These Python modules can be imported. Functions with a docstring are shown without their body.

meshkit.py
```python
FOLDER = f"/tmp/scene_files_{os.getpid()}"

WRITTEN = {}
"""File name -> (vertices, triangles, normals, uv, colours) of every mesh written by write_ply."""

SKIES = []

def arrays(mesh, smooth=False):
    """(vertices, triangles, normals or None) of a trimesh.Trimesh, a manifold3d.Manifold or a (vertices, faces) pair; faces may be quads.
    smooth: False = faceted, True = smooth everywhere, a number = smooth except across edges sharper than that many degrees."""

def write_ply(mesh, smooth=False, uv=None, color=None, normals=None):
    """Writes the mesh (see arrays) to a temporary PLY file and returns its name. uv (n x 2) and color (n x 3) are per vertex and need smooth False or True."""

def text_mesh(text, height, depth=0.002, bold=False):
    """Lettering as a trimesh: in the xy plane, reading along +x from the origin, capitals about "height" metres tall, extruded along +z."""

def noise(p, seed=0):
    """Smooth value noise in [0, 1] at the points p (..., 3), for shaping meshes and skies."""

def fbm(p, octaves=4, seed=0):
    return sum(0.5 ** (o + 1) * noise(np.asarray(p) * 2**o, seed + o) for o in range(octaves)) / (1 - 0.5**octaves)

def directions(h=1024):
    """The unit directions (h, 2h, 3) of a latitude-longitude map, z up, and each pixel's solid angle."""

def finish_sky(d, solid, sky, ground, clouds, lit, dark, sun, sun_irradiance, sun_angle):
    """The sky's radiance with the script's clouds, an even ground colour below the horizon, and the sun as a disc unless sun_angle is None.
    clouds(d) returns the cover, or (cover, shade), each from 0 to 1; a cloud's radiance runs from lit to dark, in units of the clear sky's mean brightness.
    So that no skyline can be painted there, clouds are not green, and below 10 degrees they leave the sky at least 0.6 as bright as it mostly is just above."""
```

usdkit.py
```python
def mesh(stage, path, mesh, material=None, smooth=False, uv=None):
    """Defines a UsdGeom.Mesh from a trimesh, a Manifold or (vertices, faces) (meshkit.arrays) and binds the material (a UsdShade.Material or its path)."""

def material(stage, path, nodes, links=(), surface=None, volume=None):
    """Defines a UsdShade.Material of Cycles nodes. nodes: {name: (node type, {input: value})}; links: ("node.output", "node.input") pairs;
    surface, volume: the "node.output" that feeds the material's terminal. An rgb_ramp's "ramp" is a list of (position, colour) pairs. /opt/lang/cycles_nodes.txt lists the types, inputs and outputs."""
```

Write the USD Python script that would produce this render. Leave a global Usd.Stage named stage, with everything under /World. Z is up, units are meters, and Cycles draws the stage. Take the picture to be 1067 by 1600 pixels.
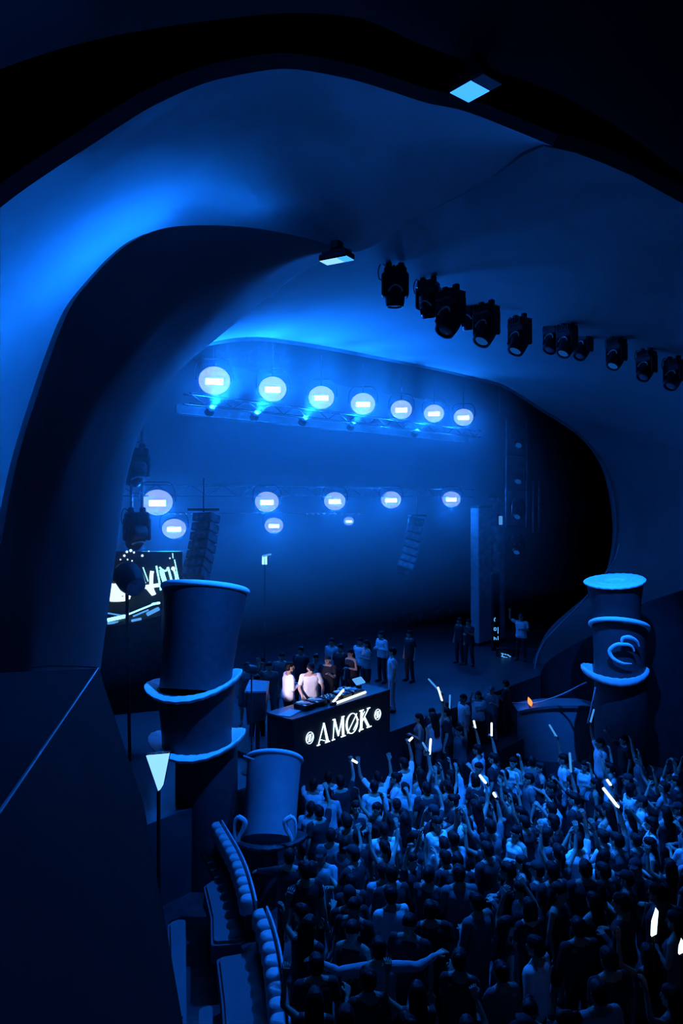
import math, random
import numpy as np, trimesh, manifold3d, shapely
from shapely.geometry import LineString, Polygon, Point, MultiPolygon
from shapely import affinity
from shapely.ops import unary_union
import usdkit, meshkit
from pxr import Usd, UsdGeom, UsdLux, UsdShade, Gf, Sdf, Vt
M3 = manifold3d.Manifold
stage = Usd.Stage.CreateInMemory()
UsdGeom.SetStageUpAxis(stage, UsdGeom.Tokens.z)
world = UsdGeom.Xform.Define(stage, '/World')
stage.SetDefaultPrim(world.GetPrim())
rng = random.Random(7)
# ------------------------------------------------------------------ camera, exposure
F = 1150.0                      # focal length in pixels of the 1067 x 1600 frame
CX, CY = 533.5, 778.0           # principal point (the horizon lies at row 778)
EYE = 7.75                      # eye height above the dance floor
cam = UsdGeom.Camera.Define(stage, '/World/camera')
cam.CreateHorizontalApertureAttr(36.0)
cam.CreateVerticalApertureAttr(36.0 * 1600 / 1067)
cam.CreateFocalLengthAttr(36.0 * F / 1067)
cam.CreateVerticalApertureOffsetAttr(-22.0 * 36 / 1067)
cam.CreateClippingRangeAttr(Gf.Vec2f(0.1, 200))
cam.CreateExposureAttr(0.0)
cam.AddTranslateOp().Set(Gf.Vec3d(0, 0, EYE))
cam.AddRotateXOp().Set(90.0)
# ------------------------------------------------------------------ light levels (each lamp is built with its own light further down)
BLUE = np.array([0.004, 0.155, 1.0])
L_CORE = 850.0                  # radiance of the stage lamps' bright element
L_COVE_A = 260.0                # cove strips behind the arch
L_COVE_D = 85.0                # the dimmer strip
L_UP = 15000.0  # ceiling washers
L_FLOOD = 2.2
HAZE = 0.095
L_WASH = 22000.0                # wash bulbs of the moving heads, aimed at the crowd
L_SPOT = 7000.0                 # spotlight over the performers

# ------------------------------------------------------------------ helpers
def P(px, py, Y):
    return np.array([(px - CX) / F * Y, Y, EYE - (py - CY) / F * Y])
SD, SE = np.array([.669, .743, 0]), np.array([-.743, .669, 0])      # along / into the stage
def yt(px, t):
    return t / (.669 - .743 * (px - CX) / F)
def PT(px, py, t):              # point of the vertical stage plane t seen along a direction
    return P(px, py, yt(px, t))
def S(s, t, z):
    return SD * s + SE * t + np.array([0, 0, z])
STAGE_Z = 1.85
taken = {}
def numbered(path):
    if path not in taken:
        taken[path] = 0
        return path
    taken[path] += 1
    return '%s_%03d' % (path, taken[path])
def tag(prim, label=None, cat=None, group=None, kind=None):
    p = prim.GetPrim() if hasattr(prim, 'GetPrim') else prim
    for k, v in (('label', label), ('category', cat), ('group', group), ('kind', kind)):
        if v: p.SetCustomDataByKey(k, v)
    return p
def mtx(loc=(0, 0, 0), rot=None):
    m = np.eye(4)
    if rot is not None: m[:3, :3] = rot
    m[:3, 3] = loc
    return m
def rz(a):
    c, s = math.cos(a), math.sin(a)
    return np.array([[c, -s, 0], [s, c, 0], [0, 0, 1.0]])
def rx(a):
    c, s = math.cos(a), math.sin(a)
    return np.array([[1.0, 0, 0], [0, c, -s], [0, s, c]])
def ry(a):
    c, s = math.cos(a), math.sin(a)
    return np.array([[c, 0, s], [0, 1.0, 0], [-s, 0, c]])
def frame_z(d, up=(0, 0, 1)):   # rotation whose z axis is d
    z = np.asarray(d, float); z = z / np.linalg.norm(z)
    x = np.cross(up, z)
    if np.linalg.norm(x) < 1e-6: x = np.array([1.0, 0, 0])
    x /= np.linalg.norm(x)
    return np.stack([x, np.cross(z, x), z], 1)
def setm(x, m):
    ops = UsdGeom.Xformable(x)
    op = UsdGeom.Xformable(x).GetOrderedXformOps()
    o = op[0] if op else ops.AddTransformOp()
    o.Set(Gf.Matrix4d(*np.asarray(m).T.ravel().tolist()))
def thing(name, label, cat, m=None, group=None, kind=None):
    x = UsdGeom.Xform.Define(stage, numbered('/World/' + name))
    setm(x, np.eye(4) if m is None else m)
    tag(x, label, cat, group, kind)
    return x.GetPrim()
def obj(name, mesh, mat, parent=None, smooth=False, label=None, kind=None):
    base = '/World' if parent is None else str(parent.GetPath())
    p = usdkit.mesh(stage, numbered(base + '/' + name), mesh, MAT[mat], smooth=smooth).GetPrim()
    return tag(p, label, None, None, kind)
def single(name, mesh, mat, label, cat, smooth=False, group=None, kind=None):
    return tag(obj(name, mesh, mat, None, smooth), label, cat, group, kind)
def dup(src, m, label=None, group=None):
    base = str(src.GetPath())
    name = src.GetName()
    while name[-4:-3] == '_' and name[-3:].isdigit(): name = name[:-4]
    x = UsdGeom.Xform.Define(stage, numbered('/World/' + name))
    x.GetPrim().GetReferences().AddInternalReference(src.GetPath())
    x.GetPrim().SetInstanceable(True)
    setm(x, m)
    tag(x, label, None, group)
    return x.GetPrim()
cat_ = trimesh.util.concatenate
def box(sx, sy, sz, c=(0, 0, 0), rot=None):
    b = trimesh.creation.box((sx, sy, sz))
    if rot is not None: b.apply_transform(mtx(rot=rot))
    b.apply_translation(c); return b
def rbox(sx, sy, sz, r, c=(0, 0, 0), rot=None):     # box with chamfered edges
    pts = []
    for i in (-1, 1):
        for j in (-1, 1):
            for k in (-1, 1):
                q = np.array([i * (sx / 2), j * (sy / 2), k * (sz / 2)]); d = -np.sign(q) * r
                pts += [q + d * [0, 1, 1], q + d * [1, 0, 1], q + d * [1, 1, 0]]
    b = trimesh.Trimesh(pts).convex_hull
    if rot is not None: b.apply_transform(mtx(rot=rot))
    b.apply_translation(c); return b
def tube(pts, r, n=8, caps=True):
    p = np.asarray(pts, float); k = len(p)
    r = np.full(k, r) if np.ndim(r) == 0 else np.asarray(r)
    t = np.gradient(p, axis=0); t /= np.linalg.norm(t, axis=1, keepdims=True) + 1e-12
    u = np.cross(t[0], [0, 0, 1.0])
    if np.linalg.norm(u) < 1e-3: u = np.cross(t[0], [1.0, 0, 0])
    V = []
    for i in range(k):
        u = u - t[i] * np.dot(u, t[i]); u /= np.linalg.norm(u)
        w = np.cross(t[i], u)
        a = np.arange(n) / n * 2 * np.pi
        V.append(p[i] + r[i] * (np.cos(a)[:, None] * u + np.sin(a)[:, None] * w))
    V = np.vstack(V); Fc = []
    for i in range(k - 1):
        for j in range(n):
            a, b = i * n + j, i * n + (j + 1) % n
            Fc += [[a, b, b + n], [a, b + n, a + n]]
    if caps:
        V = np.vstack([V, p[:1], p[-1:]]); c0, c1 = len(V) - 2, len(V) - 1
        for j in range(n):
            Fc += [[c0, (j + 1) % n, j], [c1, (k - 1) * n + j, (k - 1) * n + (j + 1) % n]]
    return trimesh.Trimesh(V, Fc, process=False)
def bar(a, b, r, n=8): return tube([a, b], r, n)
def lathe(prof, n=40):
    return trimesh.creation.revolve(np.asarray(prof, float), sections=n)
def spline(pts, n):                                  # Catmull-Rom through the points, n samples by arc length
    p = np.asarray(pts, float)
    d = np.r_[0, np.cumsum(np.sqrt(np.linalg.norm(np.diff(p, axis=0), axis=1)) + 1e-9)]
    from scipy.interpolate import PchipInterpolator, CubicSpline
    f = PchipInterpolator(d, p) if len(p) > 2 else (lambda x: p[0] + (p[1] - p[0]) * (x / d[-1])[:, None])
    x = np.linspace(0, d[-1], 60 * len(p)); q = f(x)
    L = np.r_[0, np.cumsum(np.linalg.norm(np.diff(q, axis=0), axis=1))]
    return np.stack([np.interp(np.linspace(0, L[-1], n), L, q[:, k]) for k in range(q.shape[1])], 1)
def grid_faces(n, m):
    i, j = np.meshgrid(np.arange(n - 1), np.arange(m - 1), indexing='ij')
    a = (i * m + j).ravel()
    return np.vstack([np.c_[a, a + 1, a + m + 1], np.c_[a, a + m + 1, a + m]])
def shell(G, thick, away=(0, 0, EYE)):               # a grid of points made a closed slab, thickened on the side away from the room
    n, m, _ = G.shape
    du, dv = np.gradient(G, axis=0), np.gradient(G, axis=1)
    N = np.cross(du, dv); N /= np.linalg.norm(N, axis=2, keepdims=True) + 1e-9
    c = np.array([n // 2, m // 2])
    if np.dot(N[c[0], c[1]], G[c[0], c[1]] - np.asarray(away)) < 0: N = -N
    H = G + N * thick
    V = np.vstack([G.reshape(-1, 3), H.reshape(-1, 3)])
    f = grid_faces(n, m); k = n * m
    rim = [(0 * m + j, 0 * m + j + 1) for j in range(m - 1)] + [((n - 1) * m + j + 1, (n - 1) * m + j) for j in range(m - 1)]
    rim += [((i + 1) * m, i * m) for i in range(n - 1)] + [(i * m + m - 1, (i + 1) * m + m - 1) for i in range(n - 1)]
    Fc = [f, f[:, ::-1] + k] + [np.array([[a, b + k, b], [a, a + k, b + k]]) for a, b in rim]
    t = trimesh.Trimesh(V, np.vstack(Fc), process=False)
    if t.volume < 0: t.invert()
    return t
def loft(rows, n, m):                                # rows of (px, py, Y): splined along and across
    R = np.stack([spline([P(*q) for q in r], m) for r in rows])
    return np.stack([spline(R[:, j], n) for j in range(m)], 1)
def extrude(poly, d):
    gs = getattr(poly, 'geoms', [poly])
    return cat_([trimesh.creation.extrude_polygon(g, d, engine='earcut') for g in gs if g.area > 1e-9])
# ------------------------------------------------------------------ materials
MAT = {}
def mat(name, col, rough=.6, metal=0, spec=.4, noise=0, scale=6., emit=None, strength=0, sheen=0):
    nodes = {'p': ('principled_bsdf', {'base_color': col, 'roughness': rough, 'metallic': metal, 'specular_ior_level': spec, 'sheen_weight': sheen})}
    links = []
    if emit is not None:
        nodes['p'][1].update(emission_color=emit, emission_strength=strength)
    if noise:
        c = np.array(col)
        nodes['g'] = ('geometry', {})
        nodes['n'] = ('noise_texture', {'scale': scale, 'detail': 4.0})
        nodes['r'] = ('rgb_ramp', {'ramp': [(0.25, tuple(c * (1 - noise))), (0.75, tuple(np.minimum(1, c * (1 + noise))))]})
        nodes['b'] = ('bump', {'strength': .15, 'distance': .01})
        links = [('g.position', 'n.vector'), ('n.fac', 'r.fac'), ('r.color', 'p.base_color'), ('n.fac', 'b.height'), ('b.normal', 'p.normal')]
    MAT[name] = usdkit.material(stage, '/World/Looks/' + name, nodes, links, surface='p.BSDF')
def emitter(name, col, strength):
    MAT[name] = usdkit.material(stage, '/World/Looks/' + name, {'e': ('emission', {'color': tuple(col), 'strength': strength})}, surface='e.emission')
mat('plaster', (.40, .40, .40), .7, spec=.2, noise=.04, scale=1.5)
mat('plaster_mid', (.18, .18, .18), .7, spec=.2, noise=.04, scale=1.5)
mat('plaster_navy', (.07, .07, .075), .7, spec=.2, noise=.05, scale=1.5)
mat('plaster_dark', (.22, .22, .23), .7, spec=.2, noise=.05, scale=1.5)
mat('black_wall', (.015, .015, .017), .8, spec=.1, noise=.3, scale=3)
mat('floor_dark', (.04, .04, .045), .5, noise=.3, scale=4)
mat('deck', (.05, .05, .055), .45, noise=.03, scale=2)
mat('hat_wall', (.08, .08, .09), .8, spec=.1)
mat('black_metal', (.03, .03, .033), .4, metal=.3, noise=.2, scale=20)
mat('grey_metal', (.35, .35, .37), .4, metal=.6, noise=.1, scale=20)
mat('lens', (.25, .25, .3), .08, spec=.8)
mat('panel_blue', (.3, .3, .32), .5)
emitter('lamp_core', BLUE, L_CORE)
emitter('lamp_face', (.34, .48, 1.0), 1.1)
emitter('cove_a', BLUE, L_COVE_A)
emitter('cove_d', BLUE, L_COVE_D)
emitter('cove_weak', BLUE, L_COVE_D * .3)
emitter('led_dim', BLUE, 1.0)
emitter('flood_face', (.03, .24, 1.0), L_FLOOD)
emitter('flood_hot', (.20, .50, 1.0), 1.6)
MAT['haze'] = usdkit.material(stage, '/World/Looks/haze', {'v': ('principled_volume', {'color': (.9, .9, .9), 'anisotropy': 0.0}), 'g': ('geometry', {}), 'x': ('separate_xyz', {}),
    'm': ('map_range', {'range_type': 'smoothstep', 'from_min': 3.5, 'from_max': 9.0, 'to_min': HAZE * .1, 'to_max': HAZE, 'clamp': True})}, [('g.position', 'x.vector'), ('x.z', 'm.value'), ('m.result', 'v.density')], volume='v.volume')

# ------------------------------------------------------------------ the hall
def struct(name, mesh, m, label, cat, smooth=30):
    return single(name, mesh, m, label, cat, smooth, kind='structure')
# upper ceiling nearest the camera, ending at the dark slot
F_edge = [(-260, 230, 4.3), (-120, 160, 4.5), (0, 108, 4.7), (150, 62, 4.9), (330, 32, 5.1), (470, 20, 5.2), (560, 28, 5.3), (650, 66, 5.6), (750, 103, 5.9), (850, 137, 6.2), (950, 190, 6.7), (1067, 272, 7.5), (1250, 380, 9.0)]
F_mid = [(x, y - 150, Y * .86) for x, y, Y in F_edge]
F_top = [(x, y - 420, Y * .7) for x, y, Y in F_edge]
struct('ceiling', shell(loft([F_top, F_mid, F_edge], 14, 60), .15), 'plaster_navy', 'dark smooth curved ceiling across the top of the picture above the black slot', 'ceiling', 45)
# vault A, the bright blue hood between the slot and the arch
A_top = [(-330, 760, 4.4), (-220, 570, 4.7), (-110, 430, 5.0), (0, 325, 5.2), (150, 222, 5.5), (250, 160, 5.7), (350, 122, 5.9), (470, 109, 6.1), (560, 127, 6.3), (660, 159, 6.6), (720, 172, 6.8), (790, 198, 7.15), (862, 228, 7.5)]
A_bot = [(-260, 1500, 6.9), (-120, 1160, 7.4), (20, 860, 7.9), (80, 690, 8.4), (150, 560, 9.0), (230, 460, 9.7), (310, 410, 10.3), (400, 400, 10.7), (480, 396, 10.8), (556, 393, 10.7), (650, 341, 9.6), (760, 283, 8.5), (866, 229, 7.55)]
TA, BA = spline([P(*q) for q in A_top], 70), spline([P(*q) for q in A_bot], 70)
bul = np.linspace(1, 0, 70)[:, None] ** .6
MA = (TA + BA) / 2 + bul * np.array([-.75, .55, .85])
GA = np.stack([(1 - u) ** 2 * TA + 2 * u * (1 - u) * MA + u * u * BA for u in np.linspace(0, 1, 24)])
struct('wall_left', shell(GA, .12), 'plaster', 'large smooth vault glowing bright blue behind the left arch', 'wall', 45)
# ceiling B + D: one plane from the crease over the moving heads to the stage portal
B_far = [(150, 660, 15.4), (250, 570, 15.9), (335, 534, 16.4), (430, 529, 17.8), (550, 549, 19.8), (680, 575, 22.4), (770, 596, 24.6), (850, 641, 26.0), (920, 691, 26.6), (956, 750, 26.8), (967, 820, 26.9), (959, 875, 26.8), (931, 920, 26.5), (851, 1000, 26.2), (834, 1060, 26.2)]
B_near = [(100, 590, 11.5), (200, 510, 11.4), (318, 468, 11.3), (402, 434, 11.0), (482, 402, 10.85), (553, 391, 10.7), (650, 341, 9.6), (760, 283, 8.5), (862, 228, 7.5), (960, 262, 7.6), (1067, 318, 7.9), (1250, 440, 9.5), (1400, 640, 12.0), (1450, 900, 14), (1400, 1200, 16)]
B_mid = [(130, 620, 14.4), (230, 540, 14.2), (330, 512, 14.3), (430, 487, 14.2), (520, 470, 14.0), (600, 452, 13.6), (690, 445, 13.5), (770, 470, 14.2), (850, 505, 15.2), (930, 540, 16.8), (1010, 590, 18.6), (1090, 670, 20.5), (1140, 780, 22), (1140, 930, 23), (1100, 1080, 23.5)]
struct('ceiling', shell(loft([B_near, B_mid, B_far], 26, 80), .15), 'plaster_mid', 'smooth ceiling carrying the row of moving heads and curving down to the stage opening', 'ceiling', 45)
# the stage portal's return
rim = np.array([P(*q) for q in B_far])
mid = rim[:].mean(0)
out = rim - mid; out -= np.outer(out @ SE, SE); out /= np.linalg.norm(out, axis=1, keepdims=True)
R2 = np.stack([spline(rim + SE * a + out * b, 90) for a, b in ((-.02, .0), (.08, .15), (.3, .6), (.6, 1.2))])
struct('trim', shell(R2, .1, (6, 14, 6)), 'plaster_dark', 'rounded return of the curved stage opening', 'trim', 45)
# arch C in front of the vault: rounded section from its outer edge over the face to the lit inner edge
C_out = [(-60, 1120, 4.6), (2, 850, 4.9), (22, 740, 5.1), (60, 612, 5.5), (105, 490, 6.1), (150, 428, 6.6), (210, 375, 7.2), (260, 356, 7.7), (320, 352, 8.2), (420, 360, 9.2), (500, 378, 10.0), (548, 394, 10.5)]
C_bul = [(-30, 1110, 4.75), (18, 860, 5.0), (38, 750, 5.2), (76, 640, 5.6), (118, 545, 6.15), (165, 480, 6.65), (222, 424, 7.3), (270, 399, 7.75), (330, 386, 8.3), (425, 381, 9.3), (500, 387, 10.05), (548, 394.5, 10.5)]
C_face = [(40, 1080, 5.0), (70, 900, 5.35), (95, 770, 5.55), (130, 680, 5.9), (175, 600, 6.5), (220, 545, 7.05), (268, 492, 7.7), (315, 455, 8.3), (370, 430, 8.9), (445, 408, 9.7), (505, 395, 10.2), (549, 395, 10.53)]
C_f2 = [(105, 1065, 5.7), (130, 900, 6.0), (155, 755, 6.3), (182, 680, 6.65), (225, 602, 7.3), (265, 556, 7.9), (310, 512, 8.55), (352, 478, 9.1), (402, 446, 9.65), (465, 413, 10.2), (511, 399, 10.4), (549.5, 395.5, 10.55)]
C_inn = [(155, 1060, 6.9), (176, 900, 7.3), (199, 740, 7.8), (216, 680, 8.4), (258, 602, 9.4), (295, 565, 10.2), (335, 532, 10.6), (375, 499, 10.8), (425, 459, 10.85), (480, 420, 10.75), (515, 403, 10.65), (550, 396, 10.6)]
C_back = [(110, 1040, 7.2), (135, 900, 7.6), (165, 745, 8.1), (188, 690, 8.7), (235, 606, 9.7), (276, 566, 10.5), (312, 528, 10.8), (352, 490, 11.0), (400, 446, 10.95), (455, 407, 10.82), (498, 396, 10.7), (546, 394, 10.62)]
Cg = loft([C_out, C_bul, C_face, C_f2, C_inn, C_back], 44, 80)
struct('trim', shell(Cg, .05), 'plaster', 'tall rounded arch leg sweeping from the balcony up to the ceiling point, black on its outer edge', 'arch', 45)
# cove lamps hidden behind the arch: strips that wash the vault and the ceiling beyond
def cove(pts, w, face, m, label):
    p = spline([P(*q) for q in pts], 28)
    c = thing('cove_light', label, 'light', None)
    obj('housing', tube(p, w, 8), 'black_metal', c, 30)
    q = p + np.asarray(face) * (w + .005)
    obj('strip', tube(q, w * .7, 6), m, c, 30)
# upper slot: black recess between the two ceilings
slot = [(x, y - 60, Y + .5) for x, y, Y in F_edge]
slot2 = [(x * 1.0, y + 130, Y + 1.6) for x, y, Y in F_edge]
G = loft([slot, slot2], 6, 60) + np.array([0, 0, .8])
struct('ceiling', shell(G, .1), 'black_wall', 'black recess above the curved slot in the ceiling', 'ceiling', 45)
# enclosing hall behind the curved shells, dark
struct('wall_back', box(46, .2, 16, (8, -4, 6)), 'plaster_dark', 'dark rear wall of the hall behind the balcony', 'wall')
struct('wall_right', box(.2, 44, 16, (22, 16, 6)), 'black_wall', 'black wall on the far right beyond the crowd', 'wall')
# tiered floor
TIERS = [(14.0, 0.0), (12.5, .25), (11.0, .5), (9.5, .75), (-4, 1.0)]
def floor_z(Y):
    for y0, z in TIERS:
        if Y >= y0: return z
    return 1.0
struct('floor', box(60, 40, .2, (0, 34, -.1)), 'floor_dark', 'dark dance floor under the far crowd below the stage', 'floor')
for i, (y0, z) in enumerate(TIERS[1:]):
    y1 = TIERS[i][0]
    struct('floor', box(60, y1 - y0, z + .2, (0, (y0 + y1) / 2, z / 2 - .1)), 'floor_dark', 'dark standing tier number %d counted from the dance floor toward the camera' % (i + 1), 'floor')
# stage deck, back wall, wing wall
def splat(s0, s1, t0, t1, z0, z1):
    b = box(s1 - s0, t1 - t0, z1 - z0)
    b.apply_transform(mtx(S((s0 + s1) / 2, (t0 + t1) / 2, (z0 + z1) / 2), np.stack([SD, SE, [0, 0, 1.0]], 1)))
    return b
struct('floor', splat(3, 34, 11.5, 24, -.1, STAGE_Z), 'deck', 'black stage deck behind the booth', 'stage')
struct('wall_rear', splat(0, 40, 23, 23.3, 0, 13), 'black_wall', 'dark back wall of the stage lost in blue haze', 'wall')
struct('wall_wing', cat_([tube([PT(785, 560, 17.5) * [1, 1, 0] + [0, 0, -.1], PT(785, 560, 17.5) * [1, 1, 0] + [0, 0, 13]], .05, 4),
    shell(np.stack([[PT(x, 700, 17.5) * [1, 1, 0] + [0, 0, z] for x in np.linspace(783, 945, 12)] for z in (0, 6, 13)]), .15)]), 'plaster_mid', 'black curtain wall at the right side of the stage', 'wall')
struct('floor', splat(14.3, 27, 10.62, 11.48, -.1, .6), 'deck', 'low black step along the foot of the stage', 'step')
hz = single('haze', splat(2, 34, 12.2, 22.8, 4.2, 11.9), 'haze', 'thin blue haze hanging over the whole stage', 'haze', kind='stuff')

# ------------------------------------------------------------------ stage lamps
def blinder(name, pos, r, label, group=None, dip=.2):
    rot = frame_z([-pos[0], -pos[1], -dip * np.hypot(pos[0], pos[1])])
    m = mtx(pos, rot)
    l = thing(name, label, 'stage light', m, group)
    obj('housing', lathe([(0, -.3), (r * .55, -.28), (r * .8, -.15), (r, -.02), (r * 1.04, .0), (r * 1.04, .02), (r, .02), (r * .97, -.005), (0, -.005)], 32), 'black_metal', l, 30)
    obj('lens', lathe([(0, .02), (r * .5, .016), (r * .97, .0), (r * .97, -.004), (0, -.004)], 32), 'lamp_face', l, True, 'frosted pale glowing lens')
    obj('lamp_element', rbox(r * 1.05, r * .42, .03, .01, (0, 0, .04)), 'lamp_core', l, label='white-hot rectangular lamp element')
    y = r * 1.15
    obj('yoke', tube(spline([(-y, 0, -.05), (-y, y * .5, -.1), (-y * .6, y * 1.15, -.14), (y * .6, y * 1.15, -.14), (y, y * .5, -.1), (y, 0, -.05)], 20), .018, 6), 'black_metal', l, 30)
    return l
ords = ['first', 'second', 'third', 'fourth', 'fifth', 'sixth', 'seventh']
UP = [(335, 595, 25), (426, 608, 22), (502, 621, 20.5), (567, 631, 19.5), (627, 640, 17), (678, 646, 16), (724, 652, 15.5)]
for k, (x, y, r) in enumerate(UP):
    Y = yt(x, 14.35)
    blinder('stage_blinder', P(x, y, Y), r / F * Y, 'glowing round stage blinder, %s from the left on the upper lighting bar' % ords[k], 'blinders on the upper bar', .7)
LOWR = [(246, 785, 24, 16.5), (417, 784, 19, 16.5), (523, 783, 17, 16.5), (611, 781, 16, 16.5), (705, 780, 14.5, 16.5)]
for k, (x, y, r, t) in enumerate(LOWR):
    Y = yt(x, t)
    blinder('stage_blinder', P(x, y, Y), r / F * Y, 'glowing round stage blinder, %s from the left in the row at mid height' % ords[k], 'blinders in the middle row', .6)
for k, (x, y, r, t, lb) in enumerate([(272, 826, 19, 17.5, 'at the far left below the middle row'), (428, 821, 15, 19.5, 'under the second lamp of the middle row'), (545, 814, 8, 20.5, 'the smallest of all, under the third lamp of the middle row')]):
    Y = yt(x, t)
    blinder('stage_blinder', P(x, y, Y), r / F * Y, 'round stage blinder ' + lb, 'blinders below the middle row', .6)
# cove strips
cove([(8, 900, 5.2), (12, 850, 5.3), (31, 742, 5.5), (66, 628, 5.9)], .03, (-.6, .5, .6), 'cove_a', 'hidden cove strip washing the vault behind the arch leg')
cove([(90, 610, 6.4), (135, 515, 7.1), (180, 452, 7.6), (240, 408, 8.2), (300, 388, 8.8)], .03, (-.3, .5, .8), 'cove_d', 'hidden cove strip deep behind the shoulder of the arch')
cove([(118, 492, 6.55), (158, 437, 7.0), (216, 386, 7.6), (264, 369, 8.1), (321, 364, 8.6), (420, 369, 9.5)], .03, (-.3, .5, .8), 'cove_weak', 'faint cove strip along the edge of the shoulder of the arch')
# uplights on the upper truss that wash the ceiling in front of the stage opening
for k, (x, I) in enumerate(((330, 1.3), (400, 1.2), (475, 1.0), (550, .7), (650, .4))):
    p = PT(x, 640, 13.95); p[2] = 9.85
    aim = -SE * 1.0 + np.array([0, 0, 1.0]); R = frame_z(aim)
    u = thing('ceiling_uplight', 'small black uplight under the upper truss washing the ceiling, %s from the left' % ords[k], 'stage light', mtx(p, R), 'uplights on the upper truss')
    obj('housing', rbox(.2, .14, .16, .02, (0, 0, -.09)), 'black_metal', u)
    obj('clamp', bar((0, 0, -.1), R.T @ np.array([0, 0, .06]) + R.T @ (SE * .22), .015, 6), 'black_metal', u)
    obj('glass', rbox(.16, .1, .01, .003, (0, 0, -.004)), 'led_dim', u)
    lt = UsdLux.SphereLight.Define(stage, str(u.GetPath()) + '/bulb')
    lt.CreateRadiusAttr(.06); lt.CreateIntensityAttr(L_UP * I); lt.CreateColorAttr(Gf.Vec3f(*map(float, BLUE)))
    sa = UsdLux.ShapingAPI.Apply(lt.GetPrim()); sa.CreateShapingConeAngleAttr(39.0); sa.CreateShapingConeSoftnessAttr(.8)
    setm(lt, mtx((0, 0, .07), rx(math.pi)))
pp = [(836, 1072), (850, 1040), (895, 1008), (940, 985), (1000, 945), (1067, 922), (1200, 880), (1330, 860)]
pq = spline([P(x, y, 25.2 - .9 * k) for k, (x, y) in enumerate(pp)], 40)
struct('wall_low', shell(np.stack([pq, pq * [1, 1, .5], pq * [1, 1, 0]]), .2, (0, 0, 5)), 'black_wall', 'black curved partition rising to the right behind the second hat column', 'wall')
# ------------------------------------------------------------------ balcony parapet and small hall fixtures
mat('bench_blue', (.16, .16, .17), .9, spec=.1)
mat('white_cloth', (.85, .85, .87), .8, noise=.08, scale=9)
mat('pillar_white', (.6, .6, .62), .5)
mat('hat_black', (.04, .04, .045), .55, noise=.2, scale=7)
mat('hat_grey', (.24, .24, .26), .6, noise=.1, scale=5)
mat('leather', (.48, .48, .50), .45, noise=.1, scale=8)
mat('cable', (.02, .02, .02), .5)
mat('rope', (.55, .55, .58), .7)
emitter('led_white', (.62, .85, 1.0), 1.6)
emitter('led_soft', (.10, .42, 1.0), .9)
emitter('led_faint', (.01, .17, .8), .30)
emitter('led_bright', (.25, .75, 1.0), 2.5)
emitter('stick_white', (.72, .88, 1.0), 1.35)
emitter('stick_blue', (.06, .36, 1.0), .75)
emitter('flame', (1.0, .30, .08), 1.4)
emitter('magenta', (.6, .01, .12), .8)
pT = [P(154, 1046, 3.9), P(100, 1042, 3.98), P(6, 1046, 4.05), P(-60, 1052, 4.1)]
far_top, near_top = P(153, 1045, 3.9), P(-140, 1475, 1.45)
far_bot, near_bot = P(290, 1640, 4.3), P(230, 2350, 2.3)
n_ = 14
rows = []
for k in np.linspace(0, 1, n_):
    a, b = near_top + (far_top - near_top) * k, near_bot + (far_bot - near_bot) * k
    bow = np.array([.07, .05, 0]) * math.sin(math.pi * .55)
    cross = [a + np.array([-.9, .02, -.04]), a + np.array([-.45, .01, -.02]), a + np.array([-.03, 0, 0]), a, a * .97 + b * .03, a * .66 + b * .34 + bow * .8, a * .3 + b * .7 + bow * .4, b]
    rows.append(cross)
endc = np.array(rows[-1]); 
Gp = np.array(rows)
back = Gp[-1:] + np.array([-.12, .35, -.35]); back[:, :4] = Gp[-1:, :4] + np.array([-.03, .25, -.5])
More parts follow.
